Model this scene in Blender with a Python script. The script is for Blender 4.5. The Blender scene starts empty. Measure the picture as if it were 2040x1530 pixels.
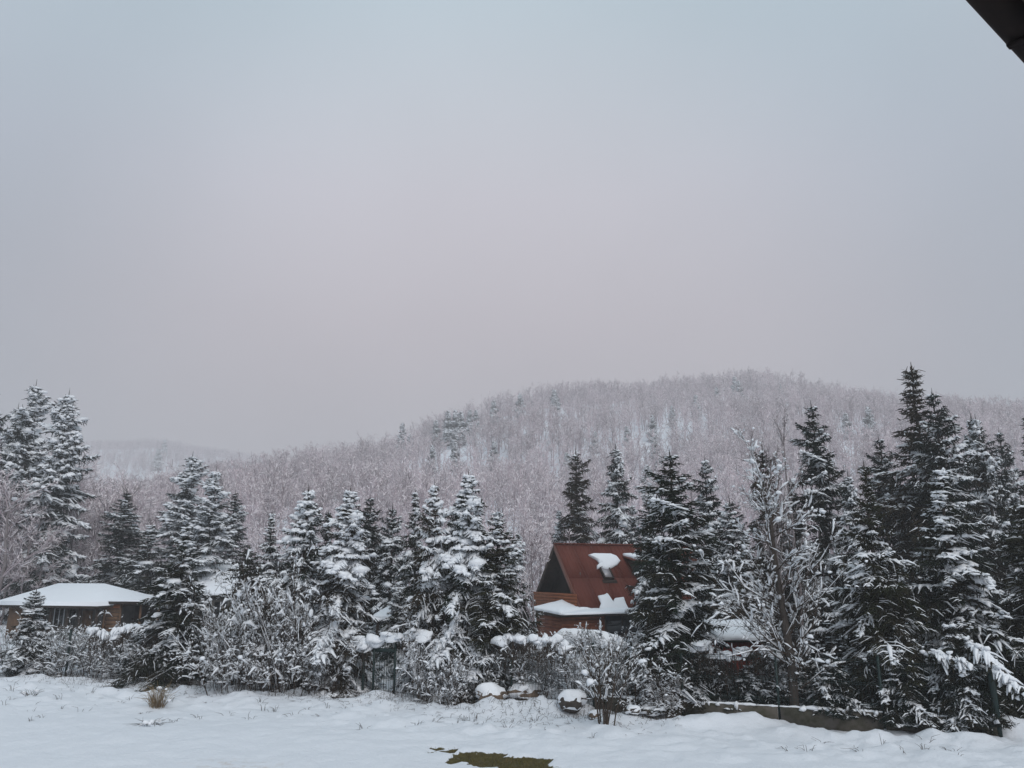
import bpy, math, random
import numpy as np
from math import radians, sin, cos, pi, tan, atan2, hypot

# ------------------------------------------------------------------ camera, sky, sun, exposure
S = bpy.context.scene
COL = S.collection
F = 1540.0                 # focal length in photo pixels (photo 2040 x 1530)
PITCH = math.atan((1130 - 765) / F)
CZ = 4.0                   # eye height above the snow field
cd = bpy.data.cameras.new('camera'); cam = bpy.data.objects.new('camera', cd); COL.objects.link(cam)
cd.sensor_width = 36.0; cd.lens = 36.0 * F / 2040.0
cd.clip_start = 0.05; cd.clip_end = 6000
cam.location = (0, 0, CZ); cam.rotation_euler = (pi / 2 + PITCH, 0, 0)
S.camera = cam

SUN_AZ = radians(155)      # veiled sun behind the viewer, above the cloud deck
SUN_EL = radians(42)
W = bpy.data.worlds.new('World'); S.world = W; W.use_nodes = True
nt = W.node_tree; nt.nodes.clear()
N = nt.nodes.new; L = nt.links.new
wo = N('ShaderNodeOutputWorld')
bg_sky = N('ShaderNodeBackground'); bg_sky.inputs[1].default_value = 0.05
sky = N('ShaderNodeTexSky'); sky.sky_type = 'NISHITA'; sky.sun_disc = False
sky.sun_elevation = SUN_EL; sky.sun_rotation = SUN_AZ
L(sky.outputs[0], bg_sky.inputs[0])
tc = N('ShaderNodeTexCoord'); sep = N('ShaderNodeSeparateXYZ'); L(tc.outputs['Generated'], sep.inputs[0])
ramp = N('ShaderNodeValToRGB'); L(sep.outputs[2], ramp.inputs[0])   # cloud deck colour by elevation
e = ramp.color_ramp.elements
e[0].position = 0.0; e[0].color = (0.315, 0.335, 0.375, 1)
e[1].position = 1.0; e[1].color = (0.48, 0.60, 0.68, 1)
for p_, c_ in ((0.16, (0.335, 0.355, 0.40)), (0.30, (0.39, 0.415, 0.475)), (0.45, (0.45, 0.50, 0.58)), (0.64, (0.475, 0.59, 0.67))):
    q = e.new(p_); q.color = (*c_, 1)
sd = N('ShaderNodeVectorMath'); sd.operation = 'DOT_PRODUCT'        # soft warm veil round the hidden sun
L(tc.outputs['Generated'], sd.inputs[0])
gl_az = radians(-2); gl_el = radians(6)     # thinner cloud here lets a warm glow through
sd.inputs[1].default_value = (sin(gl_az) * cos(gl_el), cos(gl_az) * cos(gl_el), sin(gl_el))
mr = N('ShaderNodeMapRange'); mr.inputs[1].default_value = 0.76; mr.inputs[2].default_value = 1.0
mr.interpolation_type = 'SMOOTHSTEP'
L(sd.outputs['Value'], mr.inputs[0])
warm = N('ShaderNodeMix'); warm.data_type = 'RGBA'; warm.blend_type = 'MULTIPLY'
warm.inputs[7].default_value = (1.50, 1.28, 1.20, 1)
L(mr.outputs[0], warm.inputs[0]); L(ramp.outputs[0], warm.inputs[6])
cn = N('ShaderNodeTexNoise'); cn.inputs['Scale'].default_value = 2.2; cn.inputs['Detail'].default_value = 3
L(tc.outputs['Generated'], cn.inputs['Vector'])
cm = N('ShaderNodeMapRange'); cm.inputs[1].default_value = 0.3; cm.inputs[2].default_value = 0.7; cm.inputs[3].default_value = 0.95; cm.inputs[4].default_value = 1.05
L(cn.outputs[0], cm.inputs[0])
cmul = N('ShaderNodeVectorMath'); cmul.operation = 'SCALE'
L(warm.outputs[2], cmul.inputs[0]); L(cm.outputs[0], cmul.inputs['Scale'])
bg_cloud = N('ShaderNodeBackground'); bg_cloud.inputs[1].default_value = 1.0
L(cmul.outputs[0], bg_cloud.inputs[0])
mixw = N('ShaderNodeMixShader'); mixw.inputs[0].default_value = 0.95
L(bg_sky.outputs[0], mixw.inputs[1]); L(bg_cloud.outputs[0], mixw.inputs[2]); L(mixw.outputs[0], wo.inputs[0])

sl = bpy.data.lights.new('sun', 'SUN'); sl.energy = 1.35; sl.angle = radians(40); sl.color = (1.0, 0.95, 0.92)
sun = bpy.data.objects.new('sun', sl); COL.objects.link(sun)
sun.rotation_euler = (pi / 2 - SUN_EL, 0, pi - SUN_AZ)

S.view_settings.view_transform = 'Standard'; S.view_settings.look = 'None'
S.view_settings.exposure = 0.0; S.view_settings.gamma = 1.0; S.view_settings.use_curve_mapping = False
S.render.engine = 'CYCLES'
cy = S.cycles
cy.max_bounces = 7; cy.diffuse_bounces = 4; cy.glossy_bounces = 2; cy.transmission_bounces = 3
cy.volume_bounces = 1; cy.transparent_max_bounces = 6
cy.use_denoising = True
try: cy.denoiser = 'OPENIMAGEDENOISE'; cy.denoising_prefilter = 'ACCURATE'
except Exception: pass
cy.use_adaptive_sampling = False
cy.caustics_reflective = False; cy.caustics_refractive = False

# ------------------------------------------------------------------ helpers
SP, CP = sin(PITCH), cos(PITCH)
def ray(px, py):
    u = (px - 1020) / F; v = (765 - py) / F
    return u, CP - v * SP, SP + v * CP
def P(px, py, Y):                      # a photo pixel at a real distance Y
    a, b, c = ray(px, py); s = Y / b
    return np.array((a * s, Y, CZ + c * s))
def G(px, py, z=0.0):                  # a photo pixel on the flat field
    a, b, c = ray(px, py); s = (z - CZ) / c
    return a * s, b * s
def pxm(px, py, Y):                    # photo pixels per metre there
    return F * ray(px, py)[1] / Y

_T = np.random.default_rng(5).random((8, 256, 256))
def vn(x, y, k=0):
    x = np.asarray(x, float); y = np.asarray(y, float)
    ix = np.floor(x).astype(int); iy = np.floor(y).astype(int)
    fx = x - ix; fy = y - iy; fx = fx * fx * (3 - 2 * fx); fy = fy * fy * (3 - 2 * fy)
    t = _T[k % 8]; a = ix & 255; b = (ix + 1) & 255; c = iy & 255; d = (iy + 1) & 255
    return (t[a, c] * (1 - fx) + t[b, c] * fx) * (1 - fy) + (t[a, d] * (1 - fx) + t[b, d] * fx) * fy - 0.5
def fbm(x, y, k=0, o=3):
    r = 0; a = 1.0
    for i in range(o):
        r = r + a * vn(x * 2 ** i, y * 2 ** i, k + i); a *= 0.5
    return r

def fence_y(x): return 24.4 - 0.36 * x           # the fence line in plan
def sstep(a, b, x):
    t = np.clip((np.asarray(x, float) - a) / (b - a), 0, 1); return t * t * (3 - 2 * t)

CR1 = np.array([(-420, 330, 0), (-260, 330, 0), (-150, 335, 8), (-84, 345, 33), (-30, 380, 62), (22, 420, 85), (80, 450, 98), (147, 480, 107),
                (255, 520, 97), (377, 560, 80), (560, 600, 58), (800, 640, 60), (1600, 640, 40)])
CR2 = np.array([(-1600, 950, 90), (-800, 930, 112), (-620, 920, 126), (-496, 905, 130), (-400, 900, 138), (-330, 900, 130), (-248, 900, 110), (-120, 900, 84),
                (100, 900, 60), (1600, 950, 50)])
MOUNDS = [(490, 1398, 1.1, .5, .24), (690, 1388, .9, .45, .2), (745, 1398, .6, .35, .18), (610, 1405, 1.2, .5, .13), (1085, 1418, 1.5, .6, .33), (985, 1418, .7, .5, .16),
          (880, 1412, .9, .4, .1), (1390, 1452, 1.7, .5, .27), (1480, 1448, 1.3, .45, .18), (1620, 1468, 1.4, .4, .1), (1720, 1468, .8, .35, .14),
          (1890, 1476, .9, .35, .13), (250, 1362, 1.6, .6, .12), (90, 1358, 1.6, .6, .12), (1250, 1440, .7, .4, .16)]
MW = [(*G(a, b), c, d, h) for a, b, c, d, h in MOUNDS]
BX, BY = G(1005, 1511)
def bare(x, y):                         # where the snow has melted off the grass (1 = bare)
    ca, sa = .817, -.576
    dx = ((x - BX) * ca + (y - BY) * sa) / 1.55; dy = (-(x - BX) * sa + (y - BY) * ca) / 0.60
    return sstep(1.15, 0.85, np.sqrt(dx * dx + dy * dy) + 0.6 * vn(x * 2.2, y * 2.2, 3) + 0.5 * vn(x * 6, y * 6, 4))
def gz(x, y):
    x = np.asarray(x, float); y = np.asarray(y, float)
    z = 0.16 * fbm(x / 4.0, y / 4.0, 0) + 0.05 * fbm(x / 0.9, y / 0.9, 2) * sstep(60, 40, y)
    near = sstep(70, 30, y)
    rough = sstep(5.5, 0.5, np.abs(y - fence_y(x) + 1.6))       # lumpy strip of covered weeds before the fence
    z = z + near * rough * (0.34 * np.maximum(0, vn(x * 1.3, y * 1.9, 5)) + 0.22 * np.maximum(0, vn(x * 3.5, y * 4.5, 6))) + near * (.030 * fbm(x * 2.3, y * 2.3, 1) + .020 * vn(x * 4.1 + 3, y * 3.3, 7) + .014 * vn(x * 8.3, y * 6.1 + 5, 2))
    for mx, my, rx, ry, h in MW:
        q = ((x - mx) / rx) ** 2 + ((y - my) / ry) ** 2
        z = z + h * np.exp(-q * 1.3)
    z = z + 0.30 * sstep(0.1, 0.5, y - fence_y(x)) * sstep(1.0, 3.5, x) * near
    z = z - 0.11 * bare(x, y) * near
    def hill(C, foot):
        Yc = np.interp(x, C[:, 0], C[:, 1]); H = np.interp(x, C[:, 0], C[:, 2])
        t = np.clip((y - foot) / (Yc - foot), 0, 1)
        up = H * (0.55 * t * t * (3 - 2 * t) + 0.45 * t)
        return np.where(y < Yc, up, H * np.exp(-((y - Yc) / 260.0) ** 2))
    h = np.maximum(hill(CR1, 85.0), hill(CR2, 330.0))
    far = sstep(90, 200, y)
    return z + h + far * (9 * fbm(x / 90, y / 90, 1) + 2.5 * fbm(x / 25, y / 25, 3))
def gzs(x, y): return float(gz(np.array([x]), np.array([y]))[0])
def hit(px, py):                        # where a sight line meets the terrain
    a, b, c = ray(px, py)
    s = np.concatenate([np.arange(12, 80, .25), np.arange(80, 1100, 1.0)])
    z = CZ + c * s; g = gz(a * s, b * s)
    i = np.argmax(z < g)
    return (a * s[i], b * s[i], g[i]) if (z < g).any() else None

def mesh(name, V, Fc, mat, smooth=False, attr=None):
    V = np.ascontiguousarray(V, dtype=np.float32); Fc = np.ascontiguousarray(Fc, dtype=np.int32)
    m = bpy.data.meshes.new(name); n, k = Fc.shape
    m.vertices.add(len(V)); m.vertices.foreach_set('co', V.ravel())
    m.loops.add(n * k); m.loops.foreach_set('vertex_index', Fc.ravel())
    m.polygons.add(n); m.polygons.foreach_set('loop_start', np.arange(0, n * k, k, dtype=np.int32))
    m.polygons.foreach_set('loop_total', np.full(n, k, dtype=np.int32))
    if smooth: m.polygons.foreach_set('use_smooth', np.ones(n, dtype=bool))
    m.update(calc_edges=True)
    if attr:
        for k_, v_ in attr.items():
            a = m.attributes.new(k_, 'FLOAT', 'POINT'); a.data.foreach_set('value', np.ascontiguousarray(v_, dtype=np.float32))
    m.materials.append(mat)
    return m
def obj(name, data, parent=None, loc=(0, 0, 0), rot=(0, 0, 0), scale=(1, 1, 1)):
    o = bpy.data.objects.new(name, data); COL.objects.link(o)
    o.location = loc; o.rotation_euler = rot; o.scale = scale
    if parent is not None: o.parent = parent
    return o
def tag(o, label=None, cat=None, group=None, kind=None):
    if label: o['label'] = label
    if cat: o['category'] = cat
    if group: o['group'] = group
    if kind: o['kind'] = kind
    return o
def empty(name, loc, rz=0.0, scale=(1, 1, 1), tilt=(0, 0)):
    o = obj(name, None, None, loc, (tilt[0], tilt[1], rz), scale); o.empty_display_size = 0.2
    return o

class MB:                                # collects triangles
    def __init__(s): s.v = []; s.f = []; s.n = 0
    def add(s, V, Fc):
        V = np.asarray(V, float).reshape(-1, 3); s.v.append(V); s.f.append(np.asarray(Fc, int).reshape(-1, 3) + s.n); s.n += len(V)
    def box(s, c, h, R=None):            # centre, half sizes, 3x3 axes
        c = np.asarray(c, float)
        q = np.array([(i, j, k) for i in (-1, 1) for j in (-1, 1) for k in (-1, 1)], float) * np.asarray(h, float)
        if R is not None: q = q @ np.asarray(R, float)
        t = np.array([(0, 1, 3), (0, 3, 2), (4, 6, 7), (4, 7, 5), (0, 4, 5), (0, 5, 1), (2, 3, 7), (2, 7, 6), (0, 2, 6), (0, 6, 4), (1, 5, 7), (1, 7, 3)])
        s.add(q + c, t)
    def b2(s, a, b):
        a = np.asarray(a, float); b = np.asarray(b, float); s.box((a + b) / 2, np.abs(b - a) / 2)
    def prism(s, poly, d):               # planar polygon (n,3) extruded along d
        p = np.asarray(poly, float); n = len(p); d = np.asarray(d, float)
        V = np.vstack([p, p + d]); T = []
        for i in range(1, n - 1): T += [(0, i + 1, i), (n, n + i, n + i + 1)]
        for i in range(n):
            j = (i + 1) % n; T += [(i, j, n + j), (i, n + j, n + i)]
        s.add(V, T)
    def tubes(s, pts, R, k=3, rng=None, snow=False, flat=1.0):
        pts = np.asarray(pts, float); n, m, _ = pts.shape
        if n == 0: return
        R = np.asarray(R, float)
        if R.ndim == 1: R = np.repeat(R[:, None], m, 1)
        d = pts[:, -1] - pts[:, 0]; d /= np.linalg.norm(d, axis=1, keepdims=True) + 1e-9
        if snow:
            u = np.cross(d, np.array([0, 0, 1.0])); ln = np.linalg.norm(u, axis=1, keepdims=True)
            u = np.where(ln > 0.05, u / (ln + 1e-9), np.array([1.0, 0, 0])); v = np.zeros_like(u); v[:, 2] = flat
            ang = np.arange(k) * 2 * pi / k + pi / 2
        else:
            ref = np.array([0.31, 0.52, 0.8]) if rng is None else rng.normal(size=(n, 3))
            u = np.cross(d, ref); u /= np.linalg.norm(u, axis=1, keepdims=True) + 1e-9
            v = np.cross(d, u); ang = np.arange(k) * 2 * pi / k
        ca = np.cos(ang); sa = np.sin(ang)
        if snow: sa = np.maximum(sa, -0.45)
        off = u[:, None, None, :] * ca[None, None, :, None] + v[:, None, None, :] * sa[None, None, :, None]
        V = pts[:, :, None, :] + off * R[:, :, None, None]
        base = (np.arange(n) * m * k)[:, None, None] + (np.arange(m - 1) * k)[None, :, None]
        a = base + np.arange(k)[None, None, :]; b = base + ((np.arange(k) + 1) % k)[None, None, :]
        T = np.stack([np.stack([a, b, b + k], -1), np.stack([a, b + k, a + k], -1)], -2)
        s.add(V, T)
    def ribbons(s, A, B, w, rng):        # flat sprays, one quad each
        n = len(A)
        if n == 0: return
        d = B - A; u = np.cross(d, rng.normal(size=(n, 3))); u /= np.linalg.norm(u, axis=1, keepdims=True) + 1e-9
        u = u * np.asarray(w).reshape(-1, 1)
        V = np.stack([A - u, A + u, B + u * 0.35, B - u * 0.35], 1)
        b = (np.arange(n) * 4)[:, None]
        s.add(V, np.concatenate([b + np.array([[0, 1, 2]]), b + np.array([[0, 2, 3]])], 0))
    def blobs(s, C, sc, rng, rough=0.22, big=False):
        C = np.asarray(C, float); n = len(C)
        if n == 0: return
        IV, IF = ICO2 if big else ICO1
        r = 1 + rough * rng.normal(size=(n, len(IV))); a = rng.random(n) * 2 * pi
        v = IV[None] * r[:, :, None]
        x = v[:, :, 0] * np.cos(a)[:, None] - v[:, :, 1] * np.sin(a)[:, None]
        y = v[:, :, 0] * np.sin(a)[:, None] + v[:, :, 1] * np.cos(a)[:, None]
        sc = np.asarray(sc, float)
        if sc.ndim == 1: sc = np.stack([sc, sc, sc * 0.7], 1)
        V = np.stack([x, y, v[:, :, 2]], -1) * sc[:, None, :] + C[:, None, :]
        s.add(V, (np.arange(n) * len(IV))[:, None, None] + IF[None])
    def data(s, name, mat, smooth=False):
        return mesh(name, np.vstack(s.v), np.vstack(s.f), mat, smooth)
    def obj(s, name, mat, parent=None, smooth=False, loc=(0, 0, 0)):
        return obj(name, s.data(name, mat, smooth), parent, loc)

def _ico():
    t = (1 + 5 ** .5) / 2
    V = np.array([(-1, t, 0), (1, t, 0), (-1, -t, 0), (1, -t, 0), (0, -1, t), (0, 1, t), (0, -1, -t), (0, 1, -t), (t, 0, -1), (t, 0, 1), (-t, 0, -1), (-t, 0, 1)], float)
    V /= np.linalg.norm(V[0])
    Fi = [(0, 11, 5), (0, 5, 1), (0, 1, 7), (0, 7, 10), (0, 10, 11), (1, 5, 9), (5, 11, 4), (11, 10, 2), (10, 7, 6), (7, 1, 8), (3, 9, 4), (3, 4, 2), (3, 2, 6), (3, 6, 8), (3, 8, 9),
          (4, 9, 5), (2, 4, 11), (6, 2, 10), (8, 6, 7), (9, 8, 1)]
    V2 = [tuple(p) for p in V]; c = {}; F2 = []
    def mid(a, b):
        nonlocal c
        k = (min(a, b), max(a, b))
        if k not in c:
            p = (np.array(V2[a]) + np.array(V2[b])); p /= np.linalg.norm(p); V2.append(tuple(p)); c[k] = len(V2) - 1
        return c[k]
    for a, b, d in Fi:
        x, y, z = mid(a, b), mid(b, d), mid(d, a); F2 += [(a, x, z), (b, y, x), (d, z, y), (x, y, z)]
    F3 = []; c = {}
    for a, b, d in F2:
        x, y, z = mid(a, b), mid(b, d), mid(d, a); F3 += [(a, x, z), (b, y, x), (d, z, y), (x, y, z)]
    return (V, np.array(Fi)), (np.array(V2[:42]), np.array(F2)), (np.array(V2), np.array(F3))
ICO1, ICO2, ICO3 = _ico()

# ------------------------------------------------------------------ materials
def material(name, col, rough=0.8, noise=None, bump=None, objcol=False, spec=0.2, col2=None, nscale=3.0, coord='Object'):
    m = bpy.data.materials.new(name); m.use_nodes = True
    t = m.node_tree; b = t.nodes['Principled BSDF']
    b.inputs['Roughness'].default_value = rough; b.inputs['Specular IOR Level'].default_value = spec
    b.inputs['Base Color'].default_value = (*col, 1)
    out = None
    tcn = t.nodes.new('ShaderNodeTexCoord')
    if objcol:
        oi = t.nodes.new('ShaderNodeObjectInfo'); out = oi.outputs['Color']
    if col2 is not None:
        nz = t.nodes.new('ShaderNodeTexNoise'); nz.inputs['Scale'].default_value = nscale; nz.inputs['Detail'].default_value = 5; nz.inputs['Roughness'].default_value = 0.65
        t.links.new(tcn.outputs[coord], nz.inputs['Vector'])
        rp = t.nodes.new('ShaderNodeMapRange'); rp.inputs[1].default_value = 0.38; rp.inputs[2].default_value = 0.64
        t.links.new(nz.outputs[0], rp.inputs[0])
        mx = t.nodes.new('ShaderNodeMix'); mx.data_type = 'RGBA'
        t.links.new(rp.outputs[0], mx.inputs[0])
        if out is not None: t.links.new(out, mx.inputs[6])
        else: mx.inputs[6].default_value = (*col, 1)
        mx.inputs[7].default_value = (*col2, 1)
        out = mx.outputs[2]
    if out is not None: t.links.new(out, b.inputs['Base Color'])
    if bump:
        nb = t.nodes.new('ShaderNodeTexNoise'); nb.inputs['Scale'].default_value = bump[0]; nb.inputs['Detail'].default_value = 6
        t.links.new(tcn.outputs[coord], nb.inputs['Vector'])
        bp = t.nodes.new('ShaderNodeBump'); bp.inputs['Strength'].default_value = bump[1]; bp.inputs['Distance'].default_value = bump[2]
        t.links.new(nb.outputs[0], bp.inputs['Height']); t.links.new(bp.outputs[0], b.inputs['Normal'])
    return m
M_SNOW = material('snow', (0.88, 0.90, 0.93), 0.65, bump=(9.0, 0.5, 0.03))
M_RSNOW = material('roof_snow', (0.85, 0.88, 0.92), 0.65, bump=(2.0, 0.35, 0.05))
M_NEEDLE = material('spruce_needles', (0.03, 0.045, 0.03), 0.75, objcol=True, col2=(0.032, 0.025, 0.015), nscale=1.3)
M_BARK = material('bark', (0.055, 0.043, 0.036), 0.9, col2=(0.09, 0.075, 0.065), nscale=9, bump=(30, 0.6, 0.02))
M_TWIG = material('twigs', (0.042, 0.030, 0.023), 0.9, col2=(0.085, 0.062, 0.046), nscale=2.5)
M_FARBARK = material('frosted_bark', (0.15, 0.128, 0.128), 0.9, col2=(0.30, 0.265, 0.27), nscale=0.6)
M_FROST = material('frosted_twigs', (0.72, 0.61, 0.645), 0.9, col2=(0.45, 0.37, 0.395), nscale=0.4)
M_RIME = material('rime', (0.93, 0.865, 0.88), 0.8)
def vary(m, lo, hi):                    # every instance its own depth of frost
    t = m.node_tree; b = t.nodes['Principled BSDF']; inp = b.inputs['Base Color']
    oi = t.nodes.new('ShaderNodeObjectInfo'); mr_ = t.nodes.new('ShaderNodeMapRange'); mr_.inputs[3].default_value = lo; mr_.inputs[4].default_value = hi
    t.links.new(oi.outputs['Random'], mr_.inputs[0])
    sc = t.nodes.new('ShaderNodeVectorMath'); sc.operation = 'SCALE'; t.links.new(mr_.outputs[0], sc.inputs['Scale'])
    if inp.is_linked: t.links.new(inp.links[0].from_socket, sc.inputs[0])
    else: sc.inputs[0].default_value = inp.default_value[:3]
    t.links.new(sc.outputs[0], inp)
vary(M_FROST, .50, 1.18); vary(M_RIME, .78, 1.04)
M_CONC = material('concrete', (0.125, 0.11, 0.095), 0.9, col2=(0.05, 0.048, 0.03), nscale=2.2, bump=(25, 0.5, 0.01))
M_GREENMETAL = material('green_metal', (0.012, 0.03, 0.028), 0.5, spec=0.4)
M_STONE = material('boulder_stone', (0.10, 0.075, 0.058), 0.85, col2=(0.19, 0.135, 0.095), nscale=4, bump=(12, 0.8, 0.03))
M_ROOFRED = material('brown_sheet_metal', (0.128, 0.036, 0.025), 0.7, col2=(0.142, 0.043, 0.030), nscale=1.2, spec=0.15)
M_ROOFTRIM = material('brown_trim', (0.17, 0.062, 0.04), 0.5, spec=0.35)
M_DARKWOOD = material('dark_stained_wood', (0.035, 0.026, 0.022), 0.8, col2=(0.055, 0.04, 0.032), nscale=5)
M_REDWOOD = material('red_brown_boards', (0.15, 0.048, 0.026), 0.75, col2=(0.21, 0.075, 0.038), nscale=3)
M_ORANGE = material('orange_boards', (0.25, 0.09, 0.04), 0.75, col2=(0.19, 0.065, 0.03), nscale=3)
M_BOARDS = material('weathered_boards', (0.17, 0.10, 0.058), 0.8, col2=(0.10, 0.06, 0.038), nscale=4)
M_GLASS = material('window_glass', (0.012, 0.015, 0.018), 0.08, spec=0.6)
M_SKYGLASS = material('skylight_glass', (0.32, 0.31, 0.33), 0.06, spec=1.0)
M_GREYWALL = material('grey_render', (0.16, 0.15, 0.14), 0.9, col2=(0.11, 0.105, 0.10), nscale=2)
M_REDPAINT = material('red_paint', (0.36, 0.035, 0.016), 0.5, col2=(0.30, 0.03, 0.016), nscale=3, spec=0.35)
M_EAVE = material('eave_metal', (0.012, 0.010, 0.011), 0.8, col2=(0.022, 0.016, 0.014), nscale=4, spec=0.05)
M_EDGE = material('eave_edge', (0.075, 0.024, 0.015), 0.6, spec=0.1)
M_SOFFIT = material('soffit_boards', (0.05, 0.034, 0.026), 0.85, col2=(0.02, 0.015, 0.013), nscale=5, spec=0.05)
M_DRY = material('dry_grass', (0.30, 0.22, 0.12), 0.9, col2=(0.17, 0.115, 0.07), nscale=6)
M_GREEN = material('grass_blades', (0.11, 0.105, 0.028), 0.9, col2=(0.16, 0.115, 0.05), nscale=3)

def ground_material():
    m = bpy.data.materials.new('snow_ground'); m.use_nodes = True; t = m.node_tree; b = t.nodes['Principled BSDF']
    b.inputs['Roughness'].default_value = 0.7; b.inputs['Specular IOR Level'].default_value = 0.15
    n = t.nodes.new; l = t.links.new
    tcn = n('ShaderNodeTexCoord')
    at = n('ShaderNodeAttribute'); at.attribute_name = 'bare'
    ad = n('ShaderNodeAttribute'); ad.attribute_name = 'dirt'
    nz = n('ShaderNodeTexNoise'); nz.inputs['Scale'].default_value = 7; nz.inputs['Detail'].default_value = 6; l(tcn.outputs['Object'], nz.inputs['Vector'])
    s1 = n('ShaderNodeMath'); s1.operation = 'ADD'; l(at.outputs['Fac'], s1.inputs[0]); l(nz.outputs[0], s1.inputs[1])
    th = n('ShaderNodeMapRange'); th.inputs[1].default_value = 0.96; th.inputs[2].default_value = 1.06; l(s1.outputs[0], th.inputs[0])
    soil = n('ShaderNodeMix'); soil.data_type = 'RGBA'; soil.inputs[6].default_value = (0.13, 0.105, 0.03, 1); soil.inputs[7].default_value = (0.03, 0.024, 0.014, 1)
    n2 = n('ShaderNodeTexNoise'); n2.inputs['Scale'].default_value = 9; n2.inputs['Detail'].default_value = 5; l(tcn.outputs['Object'], n2.inputs['Vector']); l(n2.outputs[0], soil.inputs[0])
    sn = n('ShaderNodeMix'); sn.data_type = 'RGBA'; sn.inputs[6].default_value = (0.79, 0.82, 0.865, 1); sn.inputs[7].default_value = (0.55, 0.46, 0.38, 1)
    n3 = n('ShaderNodeTexNoise'); n3.inputs['Scale'].default_value = 3.0; n3.inputs['Detail'].default_value = 7; n3.inputs['Roughness'].default_value = 0.75; l(tcn.outputs['Object'], n3.inputs['Vector'])
    r3 = n('ShaderNodeMapRange'); r3.inputs[1].default_value = 0.5; r3.inputs[2].default_value = 0.72; l(n3.outputs[0], r3.inputs[0])
    dm = n('ShaderNodeMath'); dm.operation = 'MULTIPLY'; l(r3.outputs[0], dm.inputs[0]); l(ad.outputs['Fac'], dm.inputs[1]); l(dm.outputs[0], sn.inputs[0])
    mx = n('ShaderNodeMix'); mx.data_type = 'RGBA'; l(th.outputs[0], mx.inputs[0]); l(sn.outputs[2], mx.inputs[6]); l(soil.outputs[2], mx.inputs[7])
    l(mx.outputs[2], b.inputs['Base Color'])
    n4 = n('ShaderNodeTexNoise'); n4.inputs['Scale'].default_value = 4; n4.inputs['Detail'].default_value = 10; n4.inputs['Roughness'].default_value = 0.72; l(tcn.outputs['Object'], n4.inputs['Vector'])
    bp = n('ShaderNodeBump'); bp.inputs['Strength'].default_value = 0.7; bp.inputs['Distance'].default_value = 0.09; l(n4.outputs[0], bp.inputs['Height']); l(bp.outputs[0], b.inputs['Normal'])
    return m

# ------------------------------------------------------------------ ground and hills: one sheet
def grow_axis(a, b, step, lo, hi, g=1.12):
    mid = np.arange(a, b + 1e-6, step); out = [mid]
    up = []; s = step; v = mid[-1]
    while v < hi: s = min(s * g, 22); v += s; up.append(v)
    dn = []; s = step; v = mid[0]
    while v > lo: s = min(s * g, 22); v -= s; dn.append(v)
    return np.concatenate([np.array(dn[::-1]), mid, np.array(up)])
gx = grow_axis(-20, 14, 0.11, -1450, 1450); gy = grow_axis(16, 33, 0.10, -25, 1450)
XX, YY = np.meshgrid(gx, gy, indexing='ij'); ZZ = gz(XX, YY)
nx, ny = XX.shape
idx = np.arange(nx * ny).reshape(nx, ny)
quads = np.stack([idx[:-1, :-1], idx[1:, :-1], idx[1:, 1:], idx[:-1, 1:]], -1).reshape(-1, 4)
d1 = np.array(G(470, 1525)); d2 = np.array(G(2030, 1430))
dirt = np.exp(-(((XX - d1[0]) / 0.9) ** 2 + ((YY - d1[1]) / 0.5) ** 2)) + 0.8 * np.exp(-(((XX - d2[0]) / 1.5) ** 2 + ((YY - d2[1]) / 0.9) ** 2))
gm = mesh('ground', np.stack([XX, YY, ZZ], -1).reshape(-1, 3), quads, ground_material(), True,
          {'bare': bare(XX, YY).ravel(), 'dirt': np.clip(dirt, 0, 1).ravel()})
tag(obj('ground', gm), 'snow covered field rising to wooded hills', kind='structure')

# ------------------------------------------------------------------ plants: generators
def unit(v): return v / (np.linalg.norm(v, axis=-1, keepdims=True) + 1e-9)

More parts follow.
